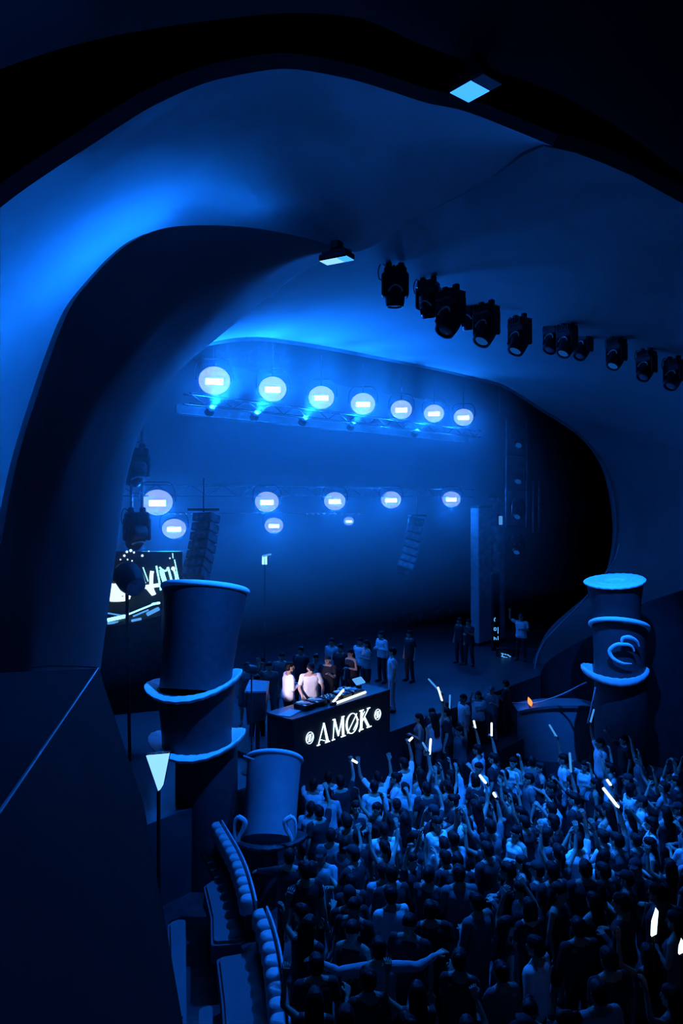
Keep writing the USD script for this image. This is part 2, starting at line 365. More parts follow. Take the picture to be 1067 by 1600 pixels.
Gp = np.vstack([Gp, Gp[-1:] + np.array([0, .04, -.02]), back])
struct('wall_balcony', shell(Gp, .05, (1.5, 1.0, EYE)), 'hat_wall', 'dark slanted balcony parapet in the lower left corner', 'parapet', 25)
e = spline([near_top + (far_top - near_top) * k + np.array([0, 0, .004]) for k in np.linspace(0, 1, 8)], 24)
tag(obj('trim', cat_([tube(e, .006, 6), tube(spline([far_top, pT[1] , pT[2] * .6 + pT[1] * .4], 10) + [0, .02, .0], .004, 6)]), 'grey_metal', None, 30), 'thin pale metal edge running along the top of the balcony parapet', 'edge trim', kind='structure')

def flood(c, xdir, n, w, h, label, hot):
    z = np.asarray(n, float); z /= np.linalg.norm(z)
    x = np.asarray(xdir, float); x -= z * (x @ z); x /= np.linalg.norm(x)
    t = thing('flood_light', label, 'flood light', mtx(c, np.stack([x, np.cross(z, x), z], 1)))
    obj('housing', cat_([rbox(w * 1.02, h * 1.04, .08, .015, (0, 0, -.046))] + [box(w * .8, .012, .04, (0, y, -.1)) for y in np.linspace(-h * .4, h * .4, 6)]), 'black_metal', t)
    a, b = (-.5, .14) if hot else (-.5, .14)
    obj('lit_panel', box(w * .62, h * .9, .008, (-w * .17, 0, -.004)), 'flood_hot' if hot else 'flood_face', t, label='brightly lit half of the front glass')
    obj('dim_panel', box(w * .34, h * .9, .008, (w * .32, 0, -.004)), 'flood_face' if hot else 'panel_blue', t, label='dimmer half of the front glass')
    obj('bracket', tube(spline([(-w * .3, 0, -.1), (-w * .3, 0, -.13), (0, 0, -.17), (w * .3, 0, -.13), (w * .3, 0, -.1)], 16), .015, 6), 'black_metal', t, 30)
    obj('mount', cat_([rbox(.14, .14, .12, .02, (0, 0, -.2))]), 'black_metal', t)
def quad(z, l, b, r, t):         # a level panel at height z seen with these corners
    c = np.array([P(x, y, (z - EYE) * F / (CY - y)) for x, y in (l, b, r, t)])
    return c.mean(0), ((c[3] - c[0]) + (c[2] - c[1])) / 2, ((c[1] - c[0]) + (c[2] - c[3])) / 2
c_, xd, yd = quad(11.0, (696, 148), (737, 159), (791, 129), (750, 118))
flood(c_, xd, (0, 0, -1), np.linalg.norm(xd), np.linalg.norm(yd), 'rectangular flood light in the black ceiling slot, half its glass glowing bright blue', False)
c_, xd, yd = quad(10.85, (497, 408.5), (512, 415), (555, 407), (540, 400))
flood(c_, xd, (0, 0, -1), np.linalg.norm(xd), np.linalg.norm(yd), 'flat flood light with pale glass hanging at the tip of the arch', True)

# ------------------------------------------------------------------ moving heads
def moving_head(name, m, label, group, tilt, w=.34, lens='lens', cable=True):
    t = thing(name, label, 'moving head light', m, group)
    ribs = [box(.03, .30, .09, (x, 0, -.05)) for x in np.linspace(-.13, .13, 6)]
    obj('base', cat_([rbox(.36, .28, .13, .03, (0, 0, -.075)), rbox(.38, .22, .14, .03, (0, 0, -.18))] + ribs + [rbox(.10, .08, .10, .02, (x, 0, .03)) for x in (-.1, .1)]), 'black_metal', t)
    for x in (-1, 1):
        obj('yoke_arm', rbox(.065, .20, .38, .025, (x * .185, 0, -.29)), 'black_metal', t)
        obj('arm_cap', rbox(.02, .12, .02, .006, (x * .19, -.03, -.125)), 'grey_metal', t)
    H = np.array(mtx((0, 0, -.40), rx(tilt)))
    hd = lathe([(0, .20), (.09, .20), (.145, .16), (.162, .05), (.162, -.07), (.15, -.18), (.14, -.23), (.115, -.235), (.115, -.20), (0, -.20)], 20); hd.apply_transform(H)
    h = obj('head', hd, 'black_metal', t, 30)
    l = lathe([(0, -.225), (.06, -.222), (.103, -.205), (.103, -.2), (0, -.2)], 20); l.apply_transform(H)
    obj('lens', l, lens, h, True, 'glossy front lens')
    arc = tube(spline([(-.11, -.15, -.02), (-.07, -.168, .05), (.0, -.172, .08), (.07, -.168, .05), (.11, -.15, -.02)], 12), .016, 5); arc.apply_transform(H)
    obj('handle', arc, 'pillar_white', h, 30)
    vent = cat_([box(.012, .05, .10, (-.1 + .03 * k, -.13, -.1)) for k in range(3)]); vent.apply_transform(H)
    obj('vent', vent, 'black_metal', h)
    if cable:
        obj('cable', tube(spline([(-.12, .0, -.02), (-.22, -.02, .06), (-.27, -.02, -.08), (-.24, 0, -.2), (-.17, 0, -.16)], 16), .009, 5), 'cable', t, 30)
    return t
heads = [(617, 418, 486, .05, .0, 'hanging nearest the arch'), (669, 440, 502, .35, .5, 'second from the left in the ceiling row'), (704, 455, 533, -.6, .9, 'tipped toward the left in the tight cluster of four'), (732, 466, 520, .3, .5, 'half hidden between two others in the tight cluster'),
         (760, 478, 547, -.6, .9, 'at the right end of the tight cluster'), (812, 498, 560, -.55, 1.0, 'hanging alone in the middle of the ceiling row'), (864, 505, 557, -.6, 1.0, 'left of the next group of three'), (886, 509, 563, -.6, 1.0, 'in the middle of the group of three'),
         (911, 517, 567, -.65, 1.0, 'right of the group of three'), (963, 530, 582, -.6, 1.0, 'alone in the dark, fifth from the right end'), (1010, 549, 600, -.65, 1.0, 'dim, fourth from the right end'), (1033, 556, 597, -.3, .6, 'dim, third from the right end'),
         (1053, 562, 614, -.65, 1.0, 'dim, at the right edge of the picture'), (1008, 246, 290, .5, .6, 'tucked in the ceiling slot at upper right'), (1049, 268, 312, .6, .6, 'tucked in the ceiling slot at the right edge')]
WASH = {0: (-2.7, 14.6, 4.5, 1.4, 16.), 1: (-.5, 11, 1.8, .8, 30.), 4: (2.0, 13.5, 1.5, 1.0, 28.), 5: (3.5, 15, 1.2, 1.0, 28.), 7: (5.0, 14, 1.2, 1.0, 28.), 9: (7.4, 20, 4.5, 1.5, 16.)}   # target, level, cone
for i, (x, y0, y1, tl, yaw, lb) in enumerate(heads):
    Y = .70 / ((y1 - y0) / F)
    if i > 12: Y = 10.5
    p = P(x, y0, Y)
    mh = moving_head('moving_head', mtx(p, rz(-yaw)), 'black moving head light ' + lb, 'moving heads on the ceiling' if i < 13 else 'moving heads in the slot', tl, lens='led_faint' if i in WASH else 'lens')
    if i in WASH:
        c = np.array([0, 0, -.40]) + rx(tl) @ np.array([0, 0, -.30]); aim = rz(yaw) @ (np.array(WASH[i][:3]) - p) - c
        lt = UsdLux.SphereLight.Define(stage, str(mh.GetPath()) + '/wash_bulb')
        lt.CreateRadiusAttr(.07); lt.CreateIntensityAttr(L_WASH * WASH[i][3]); lt.CreateColorAttr(Gf.Vec3f(*map(float, BLUE)))
        sa = UsdLux.ShapingAPI.Apply(lt.GetPrim()); sa.CreateShapingConeAngleAttr(WASH[i][4]); sa.CreateShapingConeSoftnessAttr(.8)
        setm(lt, mtx(c, frame_z(-aim)))
# ------------------------------------------------------------------ stage rigging
def truss(name, a, b, w, label, n):
    a, b = np.asarray(a), np.asarray(b); d = (b - a) / np.linalg.norm(b - a)
    R = np.stack([d, np.cross([0, 0, 1], d), [0, 0, 1]], 1); L = np.linalg.norm(b - a)
    t = thing(name, label, 'lighting truss', mtx(a, R))
    for y in (-w, w):
        for z in (-w, w): obj('chord', bar((0, y, z), (L, y, z), .022, 6), 'black_metal', t)
    for k in range(n):
        x0, x1 = L * k / n, L * (k + 1) / n
        s = 1 if k % 2 else -1
        obj('brace', bar((x0, -w, -w * s), (x1, -w, w * s), .012, 5), 'black_metal', t)
    return t
zt = PT(335, 632, 14.35)[2]
A_, B_ = PT(292, 628, 14.3), PT(747, 675, 14.3); A_[2] = B_[2] = (A_[2] + B_[2]) / 2
truss('lighting_truss', A_, B_, .12, 'long truss under the upper row of blinders', 30)
bm = thing('lighting_beam', 'pale flat fascia beam running below the upper blinders', 'beam')
q0, q1 = A_ + [0, 0, -.12], B_ + [0, 0, -.12]
mid_ = (q0 + q1) / 2; Lb = np.linalg.norm(q1 - q0)
obj('fascia', rbox(Lb, .05, .2, .01, mid_ + [0, 0, -.08] + SE * .45, np.stack([SD, SE, [0, 0, 1.0]], 1)), 'hat_wall', bm)
obj('lip', rbox(Lb, .16, .03, .01, mid_ + [0, 0, -.19] + SE * .42, np.stack([SD, SE, [0, 0, 1.0]], 1)), 'hat_grey', bm)
C0, C1 = PT(180, 790, 16.7), PT(735, 785, 16.7); C0[2] = C1[2] = 7.95
truss('lighting_truss', C0, C1, .15, 'truss carrying the middle row of blinders', 30)
for k, (x, y, r) in enumerate(UP):
    Y = yt(x, 14.35)
    tag(obj('hanger', bar(P(x, y, Y) + [0, 0, .2], P(x, y, Y) + [0, 0, 1.2], .02, 6), 'black_metal'), 'thin hanger pipe above the %s upper blinder from the left' % ords[k], 'pipe', 'hanger pipes of the upper blinders')
ds = thing('led_string', 'dotted string of tiny lights along the middle truss', 'string light')
for x in list(range(246, 345, 9)) + list(range(480, 566, 9)):
    b = trimesh.creation.icosphere(1, .018); b.apply_translation(PT(x, 803, 16.3)); obj('bulb', b, 'led_soft', ds)
obj('wire', tube([PT(240, 803, 16.3) + [0, 0, .02], PT(570, 803, 16.3) + [0, 0, .02]], .006, 4), 'cable', ds)
# upright ladder frames with heads at the stage's right
def ladder(x0, x1, y0, y1, t, rungs, label):
    l = thing('ladder_truss', label, 'lighting truss')
    for x in (x0, x1): obj('upright', bar(PT(x, y0, t), PT(x, y0, t) * [1, 1, 0] + [0, 0, PT(x0, y1, t)[2]], .035, 6), 'grey_metal', l)
    for y in rungs:
        a = PT(x0, y, t); b = PT(x1, y, t); b[2] = a[2]
        obj('rung', bar(a, b, .025, 6), 'grey_metal', l)
ladder(791, 823, 655, 827, 13.5, (712, 766, 822), 'tall ladder frame holding small lights at the right of the stage')
ladder(833, 842, 752, 832, 13.5, (770, 800, 828), 'short narrow frame beside the tall ladder frame')
for i, (x, y) in enumerate(((812, 672), (811, 728), (810, 783), (809, 838))):
    p = PT(x, y, 13.4)
    moving_head('moving_head', mtx(p, rz(-.5) @ np.diag([1.1] * 3)), 'small moving head with pale lens on the right ladder frame, %s from the top' % ords[i], 'moving heads on the ladder', -.9, lens='led_faint')
# the same at the far left edge of the stage
ladder(205, 222, 665, 850, 15.2, (690, 715, 770, 800), 'ladder frame at the left edge of the stage beside the arch')
for i, (x, y) in enumerate(((213, 700), (214, 800))):
    moving_head('moving_head', mtx(PT(x, y, 15.1), rz(.6) @ np.diag([1.4] * 3)), 'large moving head on the left ladder frame, %s' % ('upper' if i == 0 else 'lower, beside the lowest left blinder'), None, .9)
# line arrays
def line_array(pts, w, label, yaw):
    t = thing('line_array', label, 'speaker')
    pr = [PT(*q) for q in pts]
    pp = spline(pr, 8)
    for k in range(7):
        c = (pp[k] + pp[k + 1]) / 2; d = pp[k] - pp[k + 1]; h = np.linalg.norm(d)
        z = d / h; x = rz(yaw) @ np.array([1.0, 0, 0]); x -= z * (x @ z); x /= np.linalg.norm(x)
        R = np.stack([x, np.cross(z, x), z], 1)
        cab = obj('cabinet', cat_([extrude(Polygon([(-w / 2, -.05), (w / 2, -.05), (w * .36, .4), (-w * .36, .4)]), h * .8).apply_transform(mtx(c - z * h * .4, R))]), 'hat_grey', t)
        obj('grille', cat_([box(w * .2, .02, h * .62).apply_transform(mtx(c + R @ np.array([sx * w * .33, -.06, 0]), R)) for sx in (-1, 1)] + [box(w * .16, .02, h * .5).apply_transform(mtx(c + R @ np.array([0, -.06, 0]), R))]), 'panel_blue', cab)
    obj('rigging', cat_([bar(pr[0], pr[0] + [0, 0, .8], .02, 5), box(w, .5, .05).apply_transform(mtx(pr[0] + [0, 0, .06], rz(yaw)))]), 'black_metal', t)
line_array([(651, 808, 15.5), (643, 850, 15.4), (632, 889, 15.2)], .55, 'curved line array speaker hanging at the right of the stage', .2)
line_array([(318, 800, 14.1), (311, 850, 14.0), (299, 900, 13.8)], .55, 'curved line array speaker hanging at the left of the stage', -.5)
# bright pillars at the right of the stage
mat('pillar', (.5, .5, .52), .5)
def pillar(x0, x1, y0, t, label):
    a, b = PT(x0, y0, t), PT(x1, y0, t); h = a[2] - STAGE_Z
    t_ = thing('pillar', label, 'pillar', mtx([(a[0] + b[0]) / 2, (a[1] + b[1]) / 2 + .2, STAGE_Z], np.stack([(b - a) * [1, 1, 0] / np.linalg.norm((b - a)[:2]), np.cross([0, 0, 1], (b - a) * [1, 1, 0] / np.linalg.norm((b - a)[:2])), [0, 0, 1.0]], 1)))
    w = np.linalg.norm((b - a)[:2])
    obj('shaft', rbox(w, .4, h, .03, (0, 0, h / 2)), 'pillar', t_)
    obj('cap', rbox(w * 1.08, .45, .1, .02, (0, 0, h)), 'black_metal', t_)
    obj('foot', rbox(w * 1.1, .46, .12, .02, (0, 0, .06)), 'black_metal', t_)
pillar(743, 763, 792, 15.6, 'broad pale pillar at the right of the stage')
pillar(773, 784, 776, 15.4, 'narrow pale pillar beside the black curtain wall')
lp = thing('uplight', 'small bright spot lamp high on the narrow pillar', 'lamp')
obj('lamp_body', rbox(.2, .2, .5, .03, PT(779, 812, 15.2)), 'black_metal', lp); obj('lamp_glass', rbox(.15, .05, .36, .02, PT(778, 813, 15.2) - SE * .12), 'led_soft', lp)
tl = thing('tube_light', 'small bright twin tube light above the booth, under the second middle blinder', 'tube light')
obj('light_tube', bar(PT(411.5, 868, 16), PT(411, 882, 16), .035, 6), 'led_bright', tl)
obj('light_tube', bar(PT(415.5, 868, 16), PT(415.5, 882, 16), .035, 6), 'led_bright', tl)
obj('reflector', bar(PT(411, 869, 15.95), PT(423, 866, 15.95), .03, 6), 'led_soft', tl)
obj('stand', bar(PT(413.5, 882, 16.05), PT(413.5, 882, 16.05) * [1, 1, 0] + [0, 0, STAGE_Z], .02, 6), 'black_metal', tl)
# small sign columns beside the stage
sg = thing('sign_column', 'narrow black sign column with small glowing blue marks at the right of the stage', 'sign')
pc = PT(775, 990, 14.6)
obj('post', rbox(.5, .12, 3.0, .03, (pc[0], pc[1] + .12, STAGE_Z + 1.5), np.stack([SD, SE, [0, 0, 1.0]], 1)), 'black_metal', sg)
def marks(x0, y0, segs, Y):
    ps = [bar(P(x0 + a, y0 + b, Y), P(x0 + c, y0 + d, Y), .022, 4) for a, b, c, d in segs]
    return cat_(ps)
Ysg = pc[1] - .25
obj('lettering', marks(775, 985, [(-3, -4, -3, 0), (-3, -4, 0, -4), (0, -4, 0, 0), (-3, 0, 0, 0), (3, -5, 3, 5), (-3, 10, -3, 15), (-3, 12, 0, 12), (0, 12, 0, 15), (3, 9, 3, 15), (-1, -20, -3, -17), (-3, -17, -2, -14)], Ysg), 'led_soft', sg)
sg2 = thing('sign_board', 'small tilted board with faint glowing letters beside the man on the stage', 'sign')
obj('board', rbox(.7, .1, .5, .02, P(791, 1024, 27.3) + [0, .1, 0]), 'black_metal', sg2)
obj('lettering', marks(791, 1024, [(-8, -3, -4, -2), (-6, -3, -6, 1), (-3, -2, 0, -1), (1, -1, 4, 0), (-8, 1, -2, 3), (-1, 3, 2, 4), (4, 1, 7, 2), (4, 4, 7, 5)], 27.2), 'led_soft', sg2)
# LED wall at the left of the stage
def rot2(pts, c): return pts
Ys = 17.2
scr = thing('led_wall', 'slanted LED wall at the left of the stage with big glowing white letters', 'screen')
scrn = np.array([.35, -.93, 0]); 
def SP(px, py, d=0): # a point of the screen plane
    u = (px - CX) / F; p0 = P(232, 905, Ys); n = scrn / np.linalg.norm(scrn)
    Y = (p0 @ n - EYE * n[2]) / (u * n[0] + n[1]); return P(px, py, Y) + n * d
pan = np.array([SP(140, 862), SP(285, 862), SP(285, 952), SP(140, 960)])
nS = scrn / np.linalg.norm(scrn)
for k in range(5):
    a = [pan[0] + (pan[1] - pan[0]) * k / 5, pan[0] + (pan[1] - pan[0]) * (k + 1) / 5 * .999, pan[3] + (pan[2] - pan[3]) * (k + 1) / 5 * .999, pan[3] + (pan[2] - pan[3]) * k / 5]
    obj('panel', trimesh.Trimesh(np.vstack([a, np.array(a) - nS * .15])).convex_hull, 'black_metal', scr)
def stroke(pts, w, d=.03):
    return cat_([tube(spline([SP(x, y, d) for x, y in pts], max(2, 3 * len(pts))), w, 6)])
obj('letter', cat_([stroke([(174, 938), (179, 912)], .075), stroke([(179, 912), (192, 926), (204, 931)], .07), stroke([(172, 936), (190, 936), (202, 932)], .06), stroke([(176, 928), (190, 930)], .09)]), 'led_white', scr, label='large glowing white letter at the left')
obj('letter', cat_([stroke([(229, 917), (239, 929)], .045), stroke([(222, 908), (226, 912)], .05), stroke([(237.5, 892), (236, 912), (241, 929)], .05), stroke([(226, 917), (248, 914)], .05), stroke([(231, 920), (238, 921)], .05)]), 'led_white', scr, label='glowing white letter A')
obj('letter', cat_([stroke([(244, 884), (248, 905), (251, 922)], .025), stroke([(252, 890), (256, 905), (262, 918)], .06), stroke([(262, 886), (267, 904), (270, 918)], .03), stroke([(270, 887), (275, 905), (274, 916)], .03), stroke([(254, 912), (268, 910)], .03), stroke([(249, 886), (258, 892), (262, 886)], .025)]), 'led_bright', scr, label='patterned cyan glowing letter at the right')
obj('light_spot', cat_([trimesh.creation.icosphere(1, .05).apply_translation(SP(270, 888, .06))] + [trimesh.creation.icosphere(1, r).apply_translation(SP(x, y, .05)) for x, y, r in ((173, 864, .03), (176, 862, .02), (172, 878, .045), (174, 872, .03), (198, 862, .03), (204, 860, .035), (209, 863, .025), (194, 868, .03), (171, 897, .03), (176, 896, .03), (165, 916, .03), (199, 874, .02), (206, 876, .02), (188, 874, .02), (262, 887, .02), (222, 868, .03), (232, 861, .02), (265, 872, .02))]), 'led_white', scr)
obj('edge_strip', cat_([bar(SP(269, 864, .05), SP(270, 872, .05), .012, 5), bar(SP(272, 874, .05), SP(279, 908, .05), .015, 5), bar(SP(223, 886, .05), SP(231, 908, .05), .014, 5)]), 'led_bright', scr)
dk = thing('lighting_desk', 'long reflective console below the LED wall with glints of cyan light', 'console')
d0, d1 = P(150, 985, 16.4), P(262, 958, 17.0)
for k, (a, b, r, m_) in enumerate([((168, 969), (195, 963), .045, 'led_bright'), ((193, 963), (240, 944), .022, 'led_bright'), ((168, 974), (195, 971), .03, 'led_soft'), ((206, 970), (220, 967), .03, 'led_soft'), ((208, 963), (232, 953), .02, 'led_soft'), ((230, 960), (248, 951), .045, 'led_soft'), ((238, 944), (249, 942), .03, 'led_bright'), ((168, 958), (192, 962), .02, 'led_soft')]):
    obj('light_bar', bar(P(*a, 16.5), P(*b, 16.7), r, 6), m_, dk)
obj('desk_body', trimesh.Trimesh([P(150, 985, 16.4), P(252, 962, 16.9), P(150, 968, 16.6), P(252, 946, 17.0), P(150, 985, 17.2), P(252, 962, 17.6), P(150, 1120, 16.5), P(252, 1110, 17.0), P(150, 1120, 17.3), P(252, 1110, 17.7)]).convex_hull, 'black_metal', dk)
fx = thing('spot_fixture', 'big dark rounded fixture in front of the LED wall', 'stage light', mtx(P(203, 905, 16.2), frame_z((.5, -.6, -.4))))
obj('body', lathe([(0, -.42), (.2, -.4), (.3, -.25), (.3, .1), (.24, .3), (.22, .34), (0, .33)], 24), 'black_metal', fx, 30)
obj('lens', lathe([(0, .36), (.12, .355), (.21, .34), (.21, .33), (0, .33)], 24), 'lens', fx, True)
obj('stand', bar((0, 0, -.2), frame_z((.5, -.6, -.4)).T @ np.array([0, 0, -4.0]), .04, 6), 'black_metal', fx)

# ------------------------------------------------------------------ top-hat columns
def crown(r0, r1, h, n=48, top=True):
    return lathe([(0, 0), (r0, 0), (r0 * 1.0, h * .2), (r0 * .99 + (r1 - r0) * .35, h * .55), (r1 * .985, h * .95), (r1, h), (r1 * .97, h * 1.01), (r1 * .5, h * .985), (0, h * .975)], n)
def brim(r, w, tilt_curl, n=72, th=.07, up=.16):
    G = []
    a = np.linspace(0, 2 * np.pi, n, endpoint=False)
    prof = [(-1, 0), (-.5, .6), (.3, 1), (.85, .9), (1.12, .25), (1.1, -.3), (.8, -.55), (.2, -.5), (-.5, -.35)]
    for u, v in prof:
        rr = r + w * u
        lift = up * np.cos(a + tilt_curl) ** 2 * max(0, (u + 1) / 2) ** 2
        G.append(np.stack([rr * np.cos(a), rr * np.sin(a), th * v + lift + .006 * np.sin(a * 23 + u)], 1))
    G = np.array(G); k, m = len(G), n
    f = []
    for i in range(k):
        for j in range(m):
            p, q = i * m + j, i * m + (j + 1) % m; s, t = ((i + 1) % k) * m + j, ((i + 1) % k) * m + (j + 1) % m
            f += [[p, q, t], [p, t, s]]
    t = trimesh.Trimesh(G.reshape(-1, 3), f, process=False)
    if t.volume < 0: t.invert()
    return t
def ring(r, th, n=64):
    a = np.linspace(0, 2 * np.pi, n + 1)
    return trimesh.creation.torus(r, th, n, 10)
def tilt(c, ax, ay):            # lean about the camera's right axis, then roll about the view axis
    return mtx(c, ry(ay) @ rx(ax))
def put(m, M): m.apply_transform(M); return m
def tilt_big(*a): return tilt(*a) @ np.diag([1.08, 1.08, 1.08, 1.0])
k1 = 14.6 / F
col = thing('hat_column', 'tall stack of giant black top hats with pale brims rising left of the booth', 'sculpture', mtx((P(322, 1100, 14.6)[0], 14.6, 0)))
base_ = np.array([P(322, 1100, 14.6)[0], 14.6, 0])
def L(px, py, Y, b): return P(px, py, Y) - b
obj('stem', put(lathe([(0, 0), (.61, 0), (.61, 2.75), (0, 2.75)], 40), mtx(L(323, 1175, 14.6, base_) * [1, 1, 0])), 'hat_black', col, 30)
T = tilt_big(L(309, 1166, 14.6, base_), -.02, -.03)
obj('brim', put(brim(.70, .16, 0, up=.2), T), 'white_cloth', col, 40, 'pale curled brim at the bottom of the stack')
T = tilt_big(L(308, 1163, 14.6, base_), .0, -.02)
obj('crown', put(crown(.63, .72, 1.05), T), 'hat_black', col, 40)
T = tilt_big(L(305, 1075, 14.6, base_), .02, -.12)
obj('brim', put(brim(.70, .17, 0, up=.16), T), 'white_cloth', col, 40, 'pale puckered brim in the middle of the stack')
T = tilt_big(L(305, 1078, 14.6, base_), -.27, .055)
obj('crown', put(crown(.65, .80, 1.86), T), 'hat_black', col, 40)
obj('piping', put(put(ring(.79, .055), mtx((0, 0, 1.86))), T), 'white_cloth', col, 40, 'pale rolled rim on the topmost crown')
col2 = thing('hat_column', 'second stack of giant black top hats with a looping pale emblem at the right of the hall', 'sculpture', mtx((P(966, 1100, 20)[0], 20, 0)))
b2 = np.array([P(966, 1100, 20)[0], 20, 0])
obj('stem', put(lathe([(0, 0), (.69, 0), (.69, 2.9), (0, 2.9)], 40), mtx(L(970, 1070, 20, b2) * [1, 1, 0])), 'hat_black', col2, 30)
T = tilt(L(960, 1057, 20, b2), 0, .0)
obj('brim', put(brim(.70, .16, .2, up=.20, th=.13), T), 'white_cloth', col2, 40, 'pale curled brim at the bottom of the stack')
T2 = tilt(L(967, 1056, 20, b2), -.12, .06)
obj('crown', put(crown(.66, .74, 1.42), T2), 'hat_black', col2, 40)
obj('piping', put(ring(.735, .065), tilt(L(967, 978, 20, b2), -.36, .17)), 'white_cloth', col2, 40, 'pale rolled rim between the two crowns')
T3 = tilt(L(965, 976, 20.1, b2), .10, -.11)
obj('crown', put(crown(.60, .74, 1.18), T3), 'hat_black', col2, 40)
obj('top_disc', put(put(cat_([brim(.58, .2, 0, up=.02, th=.06), lathe([(0, -.04), (.45, -.03), (.5, .02), (.46, .05), (.3, .03), (.26, -.02), (0, -.02)], 40)]), mtx((0, 0, 1.20))), T3), 'white_cloth', col2, 40, 'pale rimmed disc closing the top of the stack')
def emblem(pts, w):
    out = []
    for stroke_ in pts:
        q = spline(stroke_, 40); 
        V = []
        for px, py in q:
            dx = (px - CX) / F * 19.35 - b2[0]; rr = .745; dx = np.clip(dx, -rr * .97, rr * .97)
            V.append(np.array([b2[0] + dx, 20 - math.sqrt(rr * rr - dx * dx) - .03, EYE - (py - CY) / F * 19.3]) - b2)
        ww = np.interp(np.linspace(0, 1, 40), [0, .2, .5, .8, 1], [.4, .8, 1, .7, .3]) * w
        out.append(tube(V, ww, 8))
    return cat_(out)
obj('emblem', emblem([[(988, 1017), (985, 1010), (976, 1006), (966, 1006), (957, 1011), (953, 1019), (956, 1027), (964, 1033), (974, 1036), (984, 1036)], [(971, 1006), (969, 1001), (971, 996), (978, 994.5), (986, 997), (993, 1002), (997, 1010)]], .055), 'white_cloth', col2, 40, 'pale looping emblem like an open eight')
# tub-shaped hat seat
k3 = 13.6 / F
b3 = np.array([P(420, 1300, 13.6)[0], 13.6, .25])
tub = thing('hat_tub', 'tub-shaped giant hat with blue-grey crown and pale curled handles among the guests at lower left', 'sculpture', mtx(b3))
Tt = tilt(L(420, 1312, 13.6, b3), -.64, .02)
obj('crown', put(crown(.49, .535, 1.46), Tt), 'hat_grey', tub, 40)
obj('piping', put(put(ring(.53, .045), mtx((0, 0, 1.46))), Tt), 'white_cloth', tub, 40, 'pale rolled rim')
obj('brim', put(brim(.57, .13, 0, up=.1), tilt(L(420, 1316, 13.6, b3), -.25, 0)), 'hat_black', tub, 40)
obj('stand', put(lathe([(0, 0), (.3, 0), (.2, .15), (.15, .9), (0, .95)], 32), mtx((0, .1, 0))), 'hat_black', tub, 30)
for sgn, (hx, hy) in ((-1, (372, 1293)), (1, (456, 1293))):
    hp = [(hx + sgn * a, hy + b) for a, b in ((0, -17), (-11, -8), (-8, 3), (-2, 14), (0, 22), (5, 12), (6, 2), (5, -10), (0, -17))]
    obj('handle', tube(spline([L(x, y, 13.0, b3) for x, y in hp], 40), np.interp(np.linspace(0, 1, 40), [0, .3, .6, 1], [.045, .045, .02, .03]), 8), 'white_cloth', tub, 30, 'pale looped handle')

# ------------------------------------------------------------------ tufted sofas
def sofa(path, n, zt_, label, wtuft):
    s = thing('tufted_sofa', label, 'sofa')
    p = spline([np.array([P(x, y, (EYE - zt_) * F / (y - CY))[0], (EYE - zt_) * F / (y - CY)]) for x, y in path], n + 1)
    d = np.diff(p, axis=0); mid = (p[1:] + p[:-1]) / 2
    nrm = np.stack([d[:, 1], -d[:, 0]], 1); nrm /= np.linalg.norm(nrm, axis=1, keepdims=True)    # toward the right
    if nrm[0, 0] < 0: nrm = -nrm
    for k in range(n):
        w = np.linalg.norm(d[k]); dx = d[k] / w
        R = np.eye(3); R[:2, 0] = dx; R[:2, 1] = -nrm[k]; 
        if np.linalg.det(R) < 0: R[:2, 1] *= 1; R[:, 0] *= -1
        # rounded channel: a capsule-like cushion, half round toward the seat, domed on top
        r = w * .48; dep = wtuft
        prof = Polygon([(-r, 0), (r, 0), (r, dep * .55), (r * .8, dep * .85), (r * .3, dep), (-r * .3, dep), (-r * .8, dep * .85), (-r, dep * .55)])
        zs = [(.55, .96), (.62, 1), (.69, .97), (.745, .86), (.775, .62)]
        pr = np.array(prof.exterior.coords)[:-1]; c = np.array([0, dep * .35])
        V = np.vstack([np.c_[(pr - c) * sc + c, np.full(len(pr), z)] for z, sc in zs])
        t = trimesh.Trimesh(V).convex_hull
        obj('tuft', put(t, mtx((mid[k][0], mid[k][1], zt_ - .775), R)), 'leather', s, 50)
    bp = p + np.r_[nrm, nrm[-1:]] * .03
    G = np.stack([np.c_[bp, np.full(len(bp), z)] for z in (zt_ - 1.0, zt_ - .3, zt_ - .01)])
    obj('back_panel', shell(G, .025, (-6, 8, zt_)), 'leather', s, 40)
    bd = p - np.r_[nrm, nrm[-1:]] * (wtuft * .55)
    obj('base', shell(np.stack([np.c_[bd, np.full(len(bd), z)] for z in (zt_ - 1.0, zt_ - .5, zt_ - .2)]), wtuft * .45, (-6, 8, zt_)), 'hat_black', s, 40)
    sp = p - np.r_[nrm, nrm[-1:]] * (wtuft * .5); sp2 = p - np.r_[nrm, nrm[-1:]] * (wtuft + .16)
    G = np.stack([np.c_[sp + (sp2 - sp) * f, np.full(len(bp), z)] for f, z in ((0, zt_ - .5), (.5, zt_ - .48), (.9, zt_ - .5), (1, zt_ - .56))])
    obj('seat', shell(G, .3, (-1, 9, 9)), 'hat_black', s, 40)
sofa([(343, 1281), (356, 1303), (370, 1327), (383, 1357), (391, 1385), (396, 1407)], 11, 2.0, 'curved channel-tufted sofa back beside the tub-shaped hat, the farther of two', .19)
sofa([(412, 1415), (424, 1447), (434, 1490), (440, 1535), (446, 1580), (449, 1630)], 10, 2.0, 'curved channel-tufted sofa back at the bottom of the picture, the nearer of two', .19)
